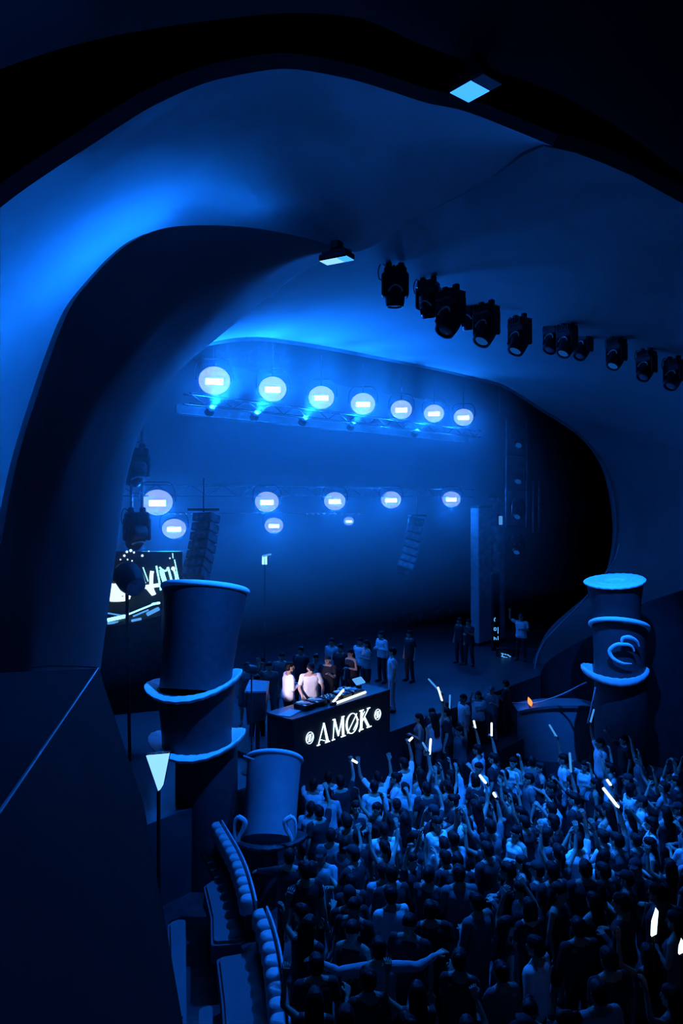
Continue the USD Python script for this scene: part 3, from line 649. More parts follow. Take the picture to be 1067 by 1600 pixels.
def slab(pts, z, h, name, label, m='bench_blue'):
    q = [P(x, y, (EYE - z) * F / (y - CY))[:2] for x, y in pts]
    pl = Polygon(q).buffer(-.06).buffer(.06, 4)
    top = Polygon(q).buffer(-.1).buffer(.06, 4)
    t = extrude(pl, h - .04); t.apply_translation((0, 0, z - h)); u = extrude(top, .04); u.apply_translation((0, 0, z - .04))
    o = thing(name, label, 'seat')
    obj('cushion', cat_([t, u]), m, o, 20)
    lo = extrude(pl.buffer(-.05), max(.05, z - h - 1.0 + .5)); lo.apply_translation((0, 0, .5)); obj('plinth', lo, 'hat_black', o)
slab([(318, 1382), (345, 1366), (372, 1400), (380, 1440), (383, 1470), (330, 1474), (329, 1430)], 1.5, .3, 'bench_seat', 'pale blue bench seat left of the farther tufted sofa')
slab([(338, 1494), (395, 1484), (410, 1520), (420, 1570), (425, 1650), (352, 1650), (346, 1560)], 1.5, .3, 'bench_seat', 'broad pale bench seat left of the nearer tufted sofa')
slab([(262, 1440), (290, 1430), (292, 1640), (266, 1640)], 1.5, .3, 'bench_seat', 'dim narrow bench seat beside the balcony parapet')
slab([(311, 1572), (332, 1562), (333, 1650), (309, 1650)], 1.5, .3, 'bench_seat', 'small dim bench seat at the bottom edge')
# bright panel behind the parapet
wp = thing('table_sign', 'bright pale triangular panel between the parapet and the left hat column', 'sign', None)
pv = [P(228, 1181, 11.2), P(262, 1178, 11.2), P(252, 1228, 11.2), P(247, 1236, 11.2)]
obj('face', trimesh.Trimesh(np.vstack([pv, np.array(pv) + [0.02, .05, 0]])).convex_hull, 'flood_hot', wp)
pf = np.array(pv); cf = pf.mean(0); pf2 = cf + (pf - cf) * 1.06 + [0, .03, 0]
obj('frame', trimesh.Trimesh(np.vstack([pf2, pf2 + [0.02, .06, 0]])).convex_hull, 'black_metal', wp)
obj('support', bar(P(248, 1236, 11.24), P(248, 1236, 11.24) * [1, 1, 0] + [0, 0, .5], .03, 6), 'black_metal', wp)

# ------------------------------------------------------------------ right-hand side: bar counter, ropes, lamp
cc = [(808, 1110), (835, 1104), (870, 1101), (905, 1101), (935, 1106)]
ct = [P(x, y, 22.0 - .4 * math.sin((x - 808) / 127 * 3.1)) for x, y in cc]
ctr = thing('bar_counter', 'low curved counter under the sagging rope at the right of the stage', 'counter')
cs = spline(ct, 24)
obj('counter_top', shell(np.stack([cs + [0, -.1, .0], cs + [0, .3, .01], cs + [0, .7, 0]]), .08, (0, 20, 12)), 'grey_metal', ctr, 40)
obj('front', shell(np.stack([cs + [0, 0, -.06], cs * [1, 1, 0]]), .1), 'hat_grey', ctr, 40)
def rope(pts, Y0, Y1, label, r=.022):
    n = len(pts); q = spline([P(x, y, Y0 + (Y1 - Y0) * k / (n - 1)) for k, (x, y) in enumerate(pts)], 40)
    tag(obj('rope', tube(q, r, 6), 'rope', None, 30), label, 'rope')
rope([(768, 1094), (800, 1098), (835, 1098), (870, 1088), (900, 1074), (916, 1066)], 23, 20.2, 'pale rope sagging from the stage to the right hat column')
rope([(930, 1074), (926, 1095), (918, 1130)], 19.2, 18.8, 'short pale rope hanging below the right hat column')
rope([(967, 850), (960, 874), (946, 896), (938, 906)], 25.5, 25.0, 'thin pale line along the stage opening above the right hat column', .02)
rope([(919, 928), (900, 950), (875, 975), (850, 1003), (838, 1030), (834, 1056)], 25.0, 25.4, 'thin pale line along the stage opening left of the right hat column', .02)
rope([(380, 1181), (397, 1187)], 12.9, 12.9, 'short pale rod sticking out behind the tub-shaped hat', .015)
fl = thing('oil_lamp', 'small orange glowing lamp flame on the counter at the right of the stage', 'lamp')
fp = P(828, 1097, 21.8)
obj('flame', put(lathe([(0, -.14), (.06, -.06), (.07, .0), (.04, .1), (0, .17)], 10), mtx(fp, ry(-.35))), 'flame', fl, 40)
obj('bowl', put(lathe([(0, -.1), (.05, -.1), (.1, 0), (.09, .02), (0, .01)], 12), mtx(fp + [.06, 0, -.16])), 'black_metal', fl, 40)
# ------------------------------------------------------------------ people
SKIN = {}
mat('skin_light', (.50, .34, .26), .55)
mat('skin_tan', (.38, .24, .17), .55)
mat('hair_dark', (.006, .005, .005), .6, spec=.2)
mat('cloth_white', (.80, .80, .82), .85, noise=.04, scale=14)
mat('cloth_pale', (.42, .43, .46), .85, noise=.06, scale=14)
mat('cloth_grey', (.13, .13, .14), .85, noise=.1, scale=14)
mat('cloth_dark', (.022, .022, .026), .85, noise=.1, scale=14)
mat('shoe', (.05, .05, .05), .5)
HW = 8
_sp = {}
def hull(*balls):               # convex hull of spheres (x, y, z, r)
    pts = []
    for x, y, z, r in balls:
        pts.append(SPH * r + [x, y, z])
    return M3.hull_points(np.vstack(pts))
SPH = trimesh.creation.icosphere(1).vertices
def chain(*balls):
    return [hull(a, b) for a, b in zip(balls[:-1], balls[1:])]
def union(ms): return M3.batch_boolean(ms, manifold3d.OpType.Add)
def smooth_(m, L=.035, it=6):
    m = m.refine_to_length(L).to_mesh()
    t = trimesh.Trimesh(m.vert_properties[:, :3], m.tri_verts, process=True)
    trimesh.smoothing.filter_taubin(t, .5, .53, it)
    return t
def man(t):
    return M3(manifold3d.Mesh(np.asarray(t.vertices, np.float32), np.asarray(t.faces, np.uint32)))
def hand(w, d, n, side, curl):  # palm, four fingers of different lengths, a thumb from the side of the palm
    d = d / np.linalg.norm(d); n = n - d * (n @ d); n /= np.linalg.norm(n); s = np.cross(d, n) * side
    def q(a, b, c, r): v = w + d * a + s * b + n * c; return (*v, r)
    ms = [hull(q(-.01, 0, 0, .024), q(.03, .026, 0, .014), q(.03, -.026, 0, .014), q(.085, .032, 0, .011), q(.088, -.032, 0, .011))]
    for k, (b, ln) in enumerate(((-.033, .066), (-.011, .076), (.011, .072), (.033, .056))):
        c = curl; l1 = ln * .5
        a1, n1 = .085 + l1 * math.cos(c), l1 * math.sin(c)
        a2, n2 = a1 + l1 * math.cos(c * 2.1), n1 + l1 * math.sin(c * 2.1)
        bb = b * (1 + .25 * (1 - min(1, c)))
        ms += chain(q(.075, b, 0, .0105), q(a1, bb, n1, .0095), q(a2, bb * 1.05, n2, .008))
    ms += chain(q(.02, -.028, .004, .013), q(.052, -.058, .012 + .02 * curl, .011), q(.08, -.058 + .03 * curl, .02 + .03 * curl, .009))
    return ms
ARMS = {  # upper arm and forearm vectors: x outwards, y forwards, z up
    'down': ((.06, -.03, -.27), (.01, .06, -.24)), 'up': ((.10, .08, .25), (-.03, .05, .25)), 'upout': ((.18, .08, .19), (.03, .05, .24)),
    'phone': ((.05, .12, -.24), (-.07, .20, .12)), 'highphone': ((.06, .22, .13), (-.08, .13, .19)), 'side': ((.26, .02, -.03), (.22, .10, .05)),
    'deck': ((.09, .12, -.23), (-.05, .21, -.11)), 'point': ((.05, .26, -.03), (.0, .25, .05)), 'fold': ((.07, .02, -.26), (-.16, .18, .05)), 'wave': ((.2, .05, .12), (-.02, .06, .25)), 'reach': ((.19, .17, -.10), (.15, .18, -.09))}
def make_figure(ra, la, sex, hair, top, bottom, lean=0., turn=0., curl=.5, stance=.1, nod=0., phone=False):
    f = sex == 'f'
    sh, hp = (.165, .10) if f else (.195, .09)
    zs = 1.38
    def up(x, y, z):            # lean the upper body about the hips, twist about the spine
        v = rx(-lean) @ (rz(turn * max(0, min(1, (z - .95) / .4))) @ np.array([x, y, z - .95])) + [0, 0, .95]
        return v
    def U(x, y, z, r): return (*up(x, y, z), r)
    chest = 1.0 if f else 1.08
    torso = [hull(U(-.085, 0, 1.30, .105 * chest), U(.085, 0, 1.30, .105 * chest), U(-.06, .0, 1.08, .10), U(.06, 0, 1.08, .10)),
             hull(U(-.06, 0, 1.08, .10), U(.06, 0, 1.08, .10), U(-.075, -.01, .93, .115), U(.075, -.01, .93, .115)),
             hull(U(-sh + .01, -.005, zs, .055), U(sh - .01, -.005, zs, .055), U(-.08, 0, 1.28, .10), U(.08, 0, 1.28, .10), U(0, -.01, 1.43, .06))]
    if f: torso.append(hull(U(-.07, .075, 1.27, .055), U(.07, .075, 1.27, .055), U(0, .03, 1.2, .08)))
    hd = rx(-nod)
    hc = up(0, .015, 1.575)
    def Hq(x, y, z, r): v = hc + rx(-lean * .5) @ rz(turn) @ hd @ np.array([x, y, z]); return (*v, r)
    neck = [hull(U(0, -.012, 1.40, .058), Hq(0, -.02, -.06, .052))]
    skull = [hull(Hq(0, -.022, .03, .085), Hq(0, .02, .045, .075), Hq(-.012, .01, -.02, .066), Hq(.012, .01, -.02, .066)), hull(Hq(0, .02, -.02, .062), Hq(-.022, .045, -.072, .03), Hq(.022, .045, -.072, .03), Hq(0, .068, -.085, .022))]
    face = [hull(Hq(0, .088, .02, .009), Hq(0, .112, -.022, .012), Hq(0, .09, -.03, .014)), hull(Hq(-.016, .093, -.052, .008), Hq(.016, .093, -.052, .008)), hull(Hq(-.045, .078, .034, .010), Hq(0, .092, .030, .008), Hq(.045, .078, .034, .010))]
    face += [hull(Hq(s * .083, -.005, .02, .013), Hq(s * .087, -.012, -.02, .011)) for s in (-1, 1)]
    eyes = [trimesh.creation.icosphere(1, .0125).apply_translation(Hq(s * .032, .079, .012, 0)[:3]) for s in (-1, 1)]
    legs = []; feet = []; trous = []
    for s in (-1, 1):
        hip, kn, an = (s * hp, 0, .90), (s * (hp + stance * .3), .025, .49), (s * (hp + stance * .55), -.02, .09)
        legs += chain((*hip, .092), (*kn, .058), (*(np.array(kn) * .55 + np.array(an) * .45 + [0, -.015, 0]), .055), (*an, .038))
        fx = an[0]
        legs.append(hull((*an, .036), (fx, -.045, .04, .036), (fx + s * .02, .12, .03, .026)))
        feet.append(hull((fx, -.05, .045, .043), (fx + s * .025, .15, .035, .033), (fx + s * .012, .06, .06, .042)))
        w = 1.22 if bottom != 'shorts' else 1.35
        seg = chain((*hip, .098), (*kn, .064 * w)) if bottom == 'shorts' else chain((*hip, .098), (*kn, .062 * w), (*an, .048 * w))
        trous += seg
    arms, hands, sleeves, tips = [], [], [], []
    for s, pose in ((1, ra), (-1, la)):
        a, b = (np.array(v) * [s, 1, 1] for v in ARMS[pose])
        S0 = np.array((s * sh, -.005, zs)); e = S0 + a * (.95 if f else 1.02); w_ = e + b * (.95 if f else 1.0)
        R0 = lambda v: up(*v) if False else (rx(-lean) @ (rz(turn) @ (np.array(v) - [0, 0, .95])) + [0, 0, .95])
        S0, e, w_ = R0(S0), R0(e), R0(w_)
        k = .88 if f else 1
        arms += chain((*S0, .053 * k), (*(S0 * .5 + e * .5), .047 * k), (*e, .038 * k), (*(e * .6 + w_ * .4), .038 * k), (*w_, .026 * k))
        d = w_ - e; n = np.cross(d, [1.0, .2, .1]) if abs(d[2]) > .1 else np.array([0, 0, -1.0])
        n = np.array([0, 1.0, .1]) if d[2] > .1 else n
        hands += hand(w_ + d / np.linalg.norm(d) * .02, d, n, s, curl)
        tips.append((w_ + d / np.linalg.norm(d) * .085, d / np.linalg.norm(d)))
        if top == 'long': sleeves += chain((*S0, .066), (*e, .052), (*w_, .038))
        elif top == 'tee': sleeves += chain((*S0, .068 * k), (*(S0 * .42 + e * .58), .062 * k))
    body = smooth_(union(torso + neck + skull + arms + legs), .04, 5)
    B = union([man(body)] + face + hands)
    m = B.to_mesh(); body = trimesh.Trimesh(m.vert_properties[:, :3], m.tri_verts, process=False)
    parts = {'body': body, 'eye': eyes}
    g = .014
    big = [hull(U(-.085, 0, 1.30, .105 * chest + g), U(.085, 0, 1.30, .105 * chest + g), U(-.065, .0, 1.08, .108 + g), U(.065, 0, 1.08, .108 + g)),
           hull(U(-.065, 0, 1.08, .108 + g), U(.065, 0, 1.08, .108 + g), U(-.085, -.01, .90, .118 + g), U(.085, -.01, .90, .118 + g))]
    if top != 'tank': big.append(hull(U(-sh + .01, -.005, zs, .062), U(sh - .01, -.005, zs, .062), U(-.08, 0, 1.28, .112), U(.08, 0, 1.28, .112), U(0, -.012, 1.40, .062)))
    else: big += [hull(U(s * .10, .05, 1.3, .05), U(s * .10, 0, 1.43, .02), U(s * .10, -.05, 1.3, .05)) for s in (-1, 1)]
    if f: big.append(hull(U(-.07, .08, 1.27, .065), U(.07, .08, 1.27, .065), U(0, .03, 1.2, .09)))
    if top == 'dress': big += [hull(U(-.085, -.01, .90, .125), U(.085, -.01, .90, .125), (-.13, 0, .60, .12), (.13, 0, .60, .12))]
    sh_ = smooth_(union(big + sleeves), .045, 4)
    n_ = meshkit.noise(sh_.vertices * [22, 22, 13], 3)[:, None] - .5
    sh_.vertices = sh_.vertices + sh_.vertex_normals * n_ * .016        # cloth folds
    parts['shirt'] = sh_
    if top != 'dress':
        parts['trousers'] = smooth_(union(trous + [hull((-.07, -.01, .93, .118), (.07, -.01, .93, .118), (-.085, -.01, .86, .11), (.085, -.01, .86, .11))]), .06, 3)
    parts['shoe'] = [trimesh.Trimesh(*(lambda q: (q.vert_properties[:, :3], q.tri_verts))(k_.to_mesh()), process=False) for k_ in feet]
    hr = [hull(Hq(0, -.03, .045, .092), Hq(0, .02, .065, .078)), hull(Hq(0, -.045, .0, .083), Hq(0, -.03, .05, .088))]
    if hair == 'long':
        hr += [hull(Hq(-.05, -.045, .02, .055), Hq(.05, -.045, .02, .055), (*(up(-.06, -.085, 1.40)), .045), (*(up(.06, -.085, 1.40)), .045)), hull((*(up(-.06, -.085, 1.40)), .045), (*(up(.06, -.085, 1.40)), .045), (*up(-.04, -.135, 1.2), .03), (*up(.04, -.135, 1.2), .03))]
    elif hair == 'bun': hr.append(hull(Hq(0, -.10, .09, .045), Hq(0, -.11, .07, .045)))
    elif hair == 'tail': hr += chain(Hq(0, -.11, .05, .035), Hq(0, -.15, -.02, .035), Hq(0, -.13, -.16, .018))
    elif hair == 'bob': hr += [hull(Hq(-.055, -.03, .02, .05), Hq(.055, -.03, .02, .05), Hq(-.06, -.04, -.11, .045), Hq(.06, -.04, -.11, .045))]
    hm = smooth_(union(hr), .03, 2)
    hm.vertices = hm.vertices + hm.vertex_normals * (meshkit.noise(hm.vertices * 55, 5)[:, None] - .4) * .014
    parts['hair'] = hm
    if hair == 'cap':
        parts['hair'] = smooth_(union([hull(Hq(0, -.045, -.02, .078), Hq(0, -.035, .03, .084))]), .03, 2)
        parts['cap'] = smooth_(union([hull(Hq(0, -.02, .055, .094), Hq(0, .02, .065, .082)), hull(Hq(-.05, .10, .062, .012), Hq(.05, .10, .062, .012), Hq(-.03, .16, .055, .010), Hq(.03, .16, .055, .010), Hq(0, .05, .07, .02))]), .03, 2)
    if phone:
        w0, d0 = tips[0]
        ph = rbox(.075, .012, .15, .004); ph.apply_transform(mtx(w0 + np.array([0, .015, .06]), np.eye(3))); parts['phone'] = ph
    return parts, tips
FIG = {}
def figure(key):
    if key not in FIG: FIG[key] = make_figure(**SHAPES[key])
    return FIG[key]
SHAPES = {
    'stand': dict(ra='down', la='down', sex='m', hair='short', top='tee', bottom='long'),
    'stand_f': dict(ra='down', la='fold', sex='f', hair='long', top='tank', bottom='shorts'),
    'armup': dict(ra='up', la='down', sex='m', hair='short', top='tee', bottom='long', curl=.75, turn=.1),
    'armup_f': dict(ra='upout', la='down', sex='f', hair='long', top='tank', bottom='long', curl=.75),
    'botharms': dict(ra='up', la='upout', sex='m', hair='short', top='tee', bottom='long', curl=.35),
    'botharms_f': dict(ra='upout', la='up', sex='f', hair='tail', top='tank', bottom='shorts', curl=.35),
    'phone': dict(ra='highphone', la='down', sex='m', hair='short', top='tee', bottom='long', curl=.8, phone=True),
    'phone_f': dict(ra='highphone', la='fold', sex='f', hair='bob', top='tee', bottom='long', curl=.8),
    'wave_f': dict(ra='down', la='wave', sex='f', hair='long', top='dress', bottom='long', turn=-.2),
    'fold': dict(ra='fold', la='fold', sex='m', hair='short', top='long', bottom='long', lean=.05),
    'fold_f': dict(ra='fold', la='phone', sex='f', hair='bun', top='tee', bottom='long', lean=.05),
    'cap': dict(ra='down', la='phone', sex='m', hair='cap', top='tee', bottom='shorts', turn=.2),
    'side': dict(ra='side', la='side', sex='m', hair='short', top='long', bottom='long', curl=.3),
    'deck': dict(ra='deck', la='deck', sex='m', hair='cap', top='tee', bottom='long', lean=.2, nod=.3),
    'point': dict(ra='down', la='point', sex='m', hair='short', top='long', bottom='long', curl=.3),
    'reach': dict(ra='down', la='reach', sex='m', hair='short', top='long', bottom='long', curl=.3),
    'wave': dict(ra='wave', la='fold', sex='m', hair='cap', top='tee', bottom='long'),
}
SAYS = {'stand': 'with lowered arms', 'stand_f': 'with long hair', 'armup': 'raising one arm', 'armup_f': 'long-haired with arm up',
        'botharms': 'with arms thrown up', 'botharms_f': 'with ponytail and arms up', 'phone': 'filming with a phone', 'phone_f': 'with bobbed hair, hand lifted', 'wave_f': 'with long hair, waving',
        'fold': 'with folded arms', 'fold_f': 'with a hair bun', 'cap': 'in a cap', 'side': 'with arms stretched sideways', 'deck': 'bending over the deck', 'point': 'pointing forward',
        'reach': 'reaching sideways', 'wave': 'in a cap, waving'}
GARB = {'white': ('cloth_white', 'cloth_dark', 'white'), 'pale': ('cloth_pale', 'cloth_dark', 'pale'), 'grey': ('cloth_grey', 'cloth_grey', 'grey'), 'dark': ('cloth_dark', 'cloth_dark', 'black'), 'allwhite': ('cloth_white', 'cloth_pale', 'white')}
TOPW = {'tee': 'T-shirt', 'long': 'shirt', 'tank': 'vest', 'dress': 'dress'}
PROTO = {}
CROWD = []
def person(key, garb, x, y, z, yaw, h=1.0, label=None, group=None, zone=None):
    m = mtx((x, y, z), rz(yaw) * h)
    pk = (key, garb)
    if pk in PROTO:
        p = dup(PROTO[pk], m)
    else:
        parts, _ = figure(key)
        p = thing('person', None, 'person', m)
        PROTO[pk] = p
        a, b, _w = GARB[garb]
        skin = 'skin_light' if len(PROTO) % 2 else 'skin_tan'
        mm = dict(body=skin, eye='lens', shirt=a, trousers=b, shoe='shoe', hair='hair_dark', cap=b, phone='black_metal')
        for n, t in ((n, t) for n, ts in parts.items() for t in (ts if isinstance(ts, list) else [ts])): obj(n, t, mm[n], p, 50 if n in ('phone',) else True)
    what = '%s %s' % (GARB[garb][2], TOPW[SHAPES[key]['top']])
    CROWD.append((p, label, 'person in %s %s' % (what, SAYS[key]), x, y, zone, group))
    return p
def spot(px, py, h=1.0):        # where a head seen at (px, py) stands on the tiers
    best = None
    for Y in np.arange(6, 24, .02):
        d = abs((EYE - floor_z(Y) - 1.6 * h) - (py - CY) / F * Y)
        if best is None or d < best[0]: best = (d, Y)
    Y = best[1]
    return (px - CX) / F * Y, Y, floor_z(Y)
DJ = PT(500, 1060, 12.6)
def face_to(x, y, tx, ty): return math.atan2(ty - y, tx - x) - math.pi / 2
# ---- the booth
bt0, bt1 = PT(457, 1120, 11.5), PT(608, 1083, 11.5)
s0, s1 = bt0 @ SD, bt1 @ SD
zb = STAGE_Z + 1.07
RS = np.stack([SD, SE, [0, 0, 1.0]], 1)
bo = thing('dj_booth', 'long black DJ booth with white glowing AMOK lettering on its front', 'booth', mtx(S(s0, 11.5, STAGE_Z), RS))
Lb = s1 - s0
obj('front_panel', rbox(Lb, .06, 2.3, .01, (Lb / 2, .0, -.1)), 'hat_black', bo)
for x in (.03, Lb - .03): obj('side_panel', rbox(.06, .8, 1.05, .01, (x, .42, .53)), 'hat_black', bo)
obj('top', rbox(Lb + .06, .86, .05, .012, (Lb / 2, .41, 1.06)), 'deck', bo)
# lettering on the front, in the panel's own plane (x along, z up)
w0 = PT(484, 1152, 11.46) @ SD - s0; w1 = PT(590, 1117, 11.46) @ SD - s0
zc = (PT(484, 1152, 11.46)[2] + PT(590, 1117, 11.46)[2]) / 2 - STAGE_Z
def pl(pts, w): return LineString(pts).buffer(w, cap_style=2, join_style=2)
hgt = .46
A = unary_union([pl([(0, 0), (.20, hgt)], .012), Polygon([(.17, hgt), (.22, hgt), (.38, 0), (.30, 0)]), pl([(.03, .1), (.10, .10), (.31, .02)], .010), pl([(-.05, 0), (.06, 0)], .012), pl([(.25, 0), (.42, 0)], .012)])
Mm = unary_union([pl([(.04, 0), (.08, hgt)], .012), Polygon([(.05, hgt), (.12, hgt), (.26, .08), (.22, .04)]), pl([(.24, .05), (.38, hgt)], .012), Polygon([(.36, hgt), (.44, hgt), (.46, 0), (.38, 0)]), pl([(-.01, 0), (.11, 0)], .012), pl([(.34, 0), (.51, 0)], .012), pl([(.02, hgt), (.12, hgt)], .012), pl([(.36, hgt), (.47, hgt)], .012)])
O = unary_union([Point(.22, hgt / 2).buffer(1, 24)])
ell = affinity.scale(Point(0, 0).buffer(1, 32), .24, hgt * .53); ell2 = affinity.translate(affinity.scale(Point(0, 0).buffer(1, 32), .185, hgt * .49), .01, 0)
O = unary_union([affinity.translate(ell.difference(ell2), .24, hgt / 2), pl([(.06, .03), (.44, hgt * .93)], .010), pl([(.30, .06), (.5, hgt * .6)], .010)])
K = unary_union([Polygon([(.05, 0), (.13, 0), (.15, hgt), (.07, hgt)]), pl([(.12, .18), (.40, hgt)], .012), Polygon([(.18, .25), (.25, .28), (.45, 0), (.36, 0)]), pl([(0, 0), (.18, 0)], .012), pl([(.02, hgt), (.2, hgt)], .012), pl([(.33, hgt), (.46, hgt)], .012), pl([(.32, 0), (.52, 0)], .012), pl([(.02, -.04), (.13, .30), (.23, hgt * .9)], .009)])
r_ = Point(0, 0).buffer(.135, 24)
e1 = affinity.rotate(affinity.scale(Point(0, 0).buffer(1, 24), .058, .10), -40); e1 = affinity.translate(e1, -.035, .0); e2 = affinity.translate(e1, .07, 0)
logo = unary_union([r_.difference(r_.buffer(-.012)), e1.difference(e1.buffer(-.011)), e2.difference(e2.buffer(-.011))])
def on_front(shape, dx, dz):
    t = extrude(affinity.translate(shape, dx, dz), .02)
    t.apply_transform(mtx((0, -.032, 0), rx(math.pi / 2)))
    return t
Wt = w1 - w0; f_ = Wt / 2.62
sc = lambda g: affinity.scale(g, f_, 1.0, origin=(0, 0))
for g, dx, nm in ((logo, 0, 'emblem'), (A, .30, 'letter'), (Mm, .80, 'letter'), (O, 1.32, 'letter'), (K, 1.84, 'letter'), (logo, 2.62, 'emblem')):
    obj(nm, on_front(sc(g), w0 + dx * f_, zc - (hgt / 2 if nm == 'letter' else 0)), 'led_white', bo)
# gear on the booth
def on_booth(x, y): return S(s0 + x, 11.5 + y, zb + .015)
def deck_player(x, y, label):
    d = thing('deck_player', label, 'music player', mtx(on_booth(x, y), RS), 'music players on the booth')
    obj('case', rbox(.32, .40, .11, .012, (0, 0, .055)), 'black_metal', d)
    obj('jog_wheel', lathe([(0, .135), (.08, .135), (.105, .128), (.11, .11), (0, .11)], 24).apply_translation((0, .03 - .06, 0)), 'grey_metal', d, 30)
    obj('screen', rbox(.17, .09, .012, .003, (0, .15, .115)), 'led_soft', d)
    for k in range(4): obj('button', lathe([(0, .016), (.014, .014), (.016, 0), (0, 0)], 10).apply_translation((-.13, -.16 + .045 * k, .11)), 'led_soft' if k < 2 else 'grey_metal', d)
for k, x in enumerate((.75, 1.12, 1.95, 2.32)): deck_player(Lb * x / 3.2, .42, 'black deck player on the booth, %s from the left' % ords[k])
mx = thing('mixer', 'black mixer with rows of knobs between the deck players', 'mixer', mtx(on_booth(Lb * 1.53 / 3.2, .42), RS))
obj('case', rbox(.36, .40, .10, .012, (0, 0, .05)), 'black_metal', mx)
for i in range(5):
    for j in range(4): obj('knob', lathe([(0, .028), (.010, .028), (.013, 0), (0, 0)], 8).apply_translation((-.13 + .065 * i, -.03 + .05 * j, .10)), 'grey_metal' if (i + j) % 3 else 'led_soft', mx)
for i in range(4): obj('fader', rbox(.025, .035, .02, .004, (-.11 + .07 * i, -.13 + .02 * (i % 2), .11)), 'grey_metal', mx)
sh = thing('paper_sheet', 'pale paper sheet on the left end of the booth', 'paper', mtx(on_booth(.28, .38), RS @ rz(.3)))
obj('sheet', rbox(.52, .30, .012, .004, (0, 0, .006)), 'white_cloth', sh)
mn = thing('small_monitor', 'small bright screen at the right end of the booth', 'screen', mtx(on_booth(Lb * .86, .6), RS))
obj('stand', rbox(.12, .10, .10, .01, (0, 0, .05)), 'black_metal', mn); obj('screen', rbox(.34, .04, .2, .01, (0, 0, .2), rx(-.9)), 'led_soft', mn)
fx2 = thing('effects_box', 'small white topped box beside the bright screen on the booth', 'music gear', mtx(on_booth(Lb * .74, .75), RS))
obj('case', rbox(.26, .2, .08, .01, (0, 0, .04)), 'white_cloth', fx2); obj('dial', lathe([(0, .1), (.03, .1), (.035, .08), (0, .08)], 12), 'black_metal', fx2)
def stick(a, b, r, label, bright=True, grip=True, group=None):
    a, b = np.asarray(a), np.asarray(b); d = (b - a) / np.linalg.norm(b - a)
    t = thing('glow_stick', label, 'glow stick', None, group)
    L = np.linalg.norm(b - a); R = frame_z(d, (.3, .9, .2))
    tb = lathe([(0, 0), (r * .8, .004), (r, .02), (r, L - .02), (r * .8, L - .004), (0, L)], 12); tb.apply_transform(mtx(a, R))
    obj('glow_tube', tb, 'stick_white' if bright else 'stick_blue', t, 30)
    g = lathe([(0, -.06), (r * .8, -.06), (r * 1.1, -.05), (r * 1.1, .02), (0, .02)], 12); g.apply_transform(mtx(a, R)); obj('grip', g, 'black_metal', t, 30)
stick(on_booth(Lb * .41, .12) + [0, 0, .03], on_booth(Lb * .63, .42) + [0, 0, .16], .032, 'white glow stick lying on the booth, the one propped higher at the back')
stick(on_booth(Lb * .43, .08) + [0, 0, .03], on_booth(Lb * .80, .2) + [0, 0, .03], .032, 'white glow stick lying along the front edge of the booth')
lc = thing('monitor_speaker', 'grey-topped stage monitor on a stand left of the two performers', 'speaker')
pm = [PT(382, 1080, 12.2), PT(416, 1080, 12.2), PT(421, 1064, 13.0), PT(390, 1062, 13.0)]
obj('baffle', trimesh.Trimesh(np.vstack([pm, np.array(pm) - [0, 0, .04]])).convex_hull, 'hat_grey', lc)
pq = np.array(pm) - [0, 0, .05]; pq2 = pq.mean(0) + (pq - pq.mean(0)) * .8; pq2[:, 2] = pq[:, 2].min() - .55
obj('case', trimesh.Trimesh(np.vstack([pq, pq2])).convex_hull, 'black_metal', lc)
obj('stand', bar(pq2.mean(0), pq2.mean(0) * [1, 1, 0] + [0, 0, STAGE_Z], .05, 8), 'black_metal', lc, 30)
# spot lamp for the performers, on a stand left of the booth
sl = thing('spot_lamp', 'small spotlight on a thin stand left of the two performers', 'spot lamp')
sp_ = PT(393, 1046, 12.0); tg_ = PT(470, 1066, 12.75); Rz = frame_z(tg_ - sp_)
obj('barrel', put(lathe([(0, -.2), (.08, -.2), (.1, 0), (.1, .12), (.09, .12), (.085, .0), (0, 0)], 16), mtx(sp_, Rz)), 'black_metal', sl, 30)
obj('stand', bar(sp_ - [0, 0, .1], sp_ * [1, 1, 0] + [0, 0, STAGE_Z], .018, 6), 'black_metal', sl, 30)
obj('foot', lathe([(0, 0), (.22, 0), (.2, .03), (0, .04)], 20).apply_translation(sp_ * [1, 1, 0] + [0, 0, STAGE_Z]), 'black_metal', sl)
lt = UsdLux.SphereLight.Define(stage, str(sl.GetPath()) + '/bulb')
lt.CreateRadiusAttr(.04); lt.CreateIntensityAttr(L_SPOT * .8); lt.CreateColorAttr(Gf.Vec3f(.80, .66, .95))
sa = UsdLux.ShapingAPI.Apply(lt.GetPrim()); sa.CreateShapingConeAngleAttr(13.0); sa.CreateShapingConeSoftnessAttr(.4)
setm(lt, mtx(sp_ + Rz @ np.array([0, 0, .14]), frame_z(sp_ - tg_)))
# ---- performers and stage guests
rs = thing('riser', 'low black riser behind the booth under the two performers', 'platform')
rc = S(s0 + 1.2, 12.95, STAGE_Z + .075); obj('platform', rbox(3.0, 1.1, .15, .01, rc, RS), 'deck', rs); obj('edge', rbox(3.02, .03, .03, .005, S(s0 + 1.2, 12.385, STAGE_Z + .14), RS), 'grey_metal', rs)

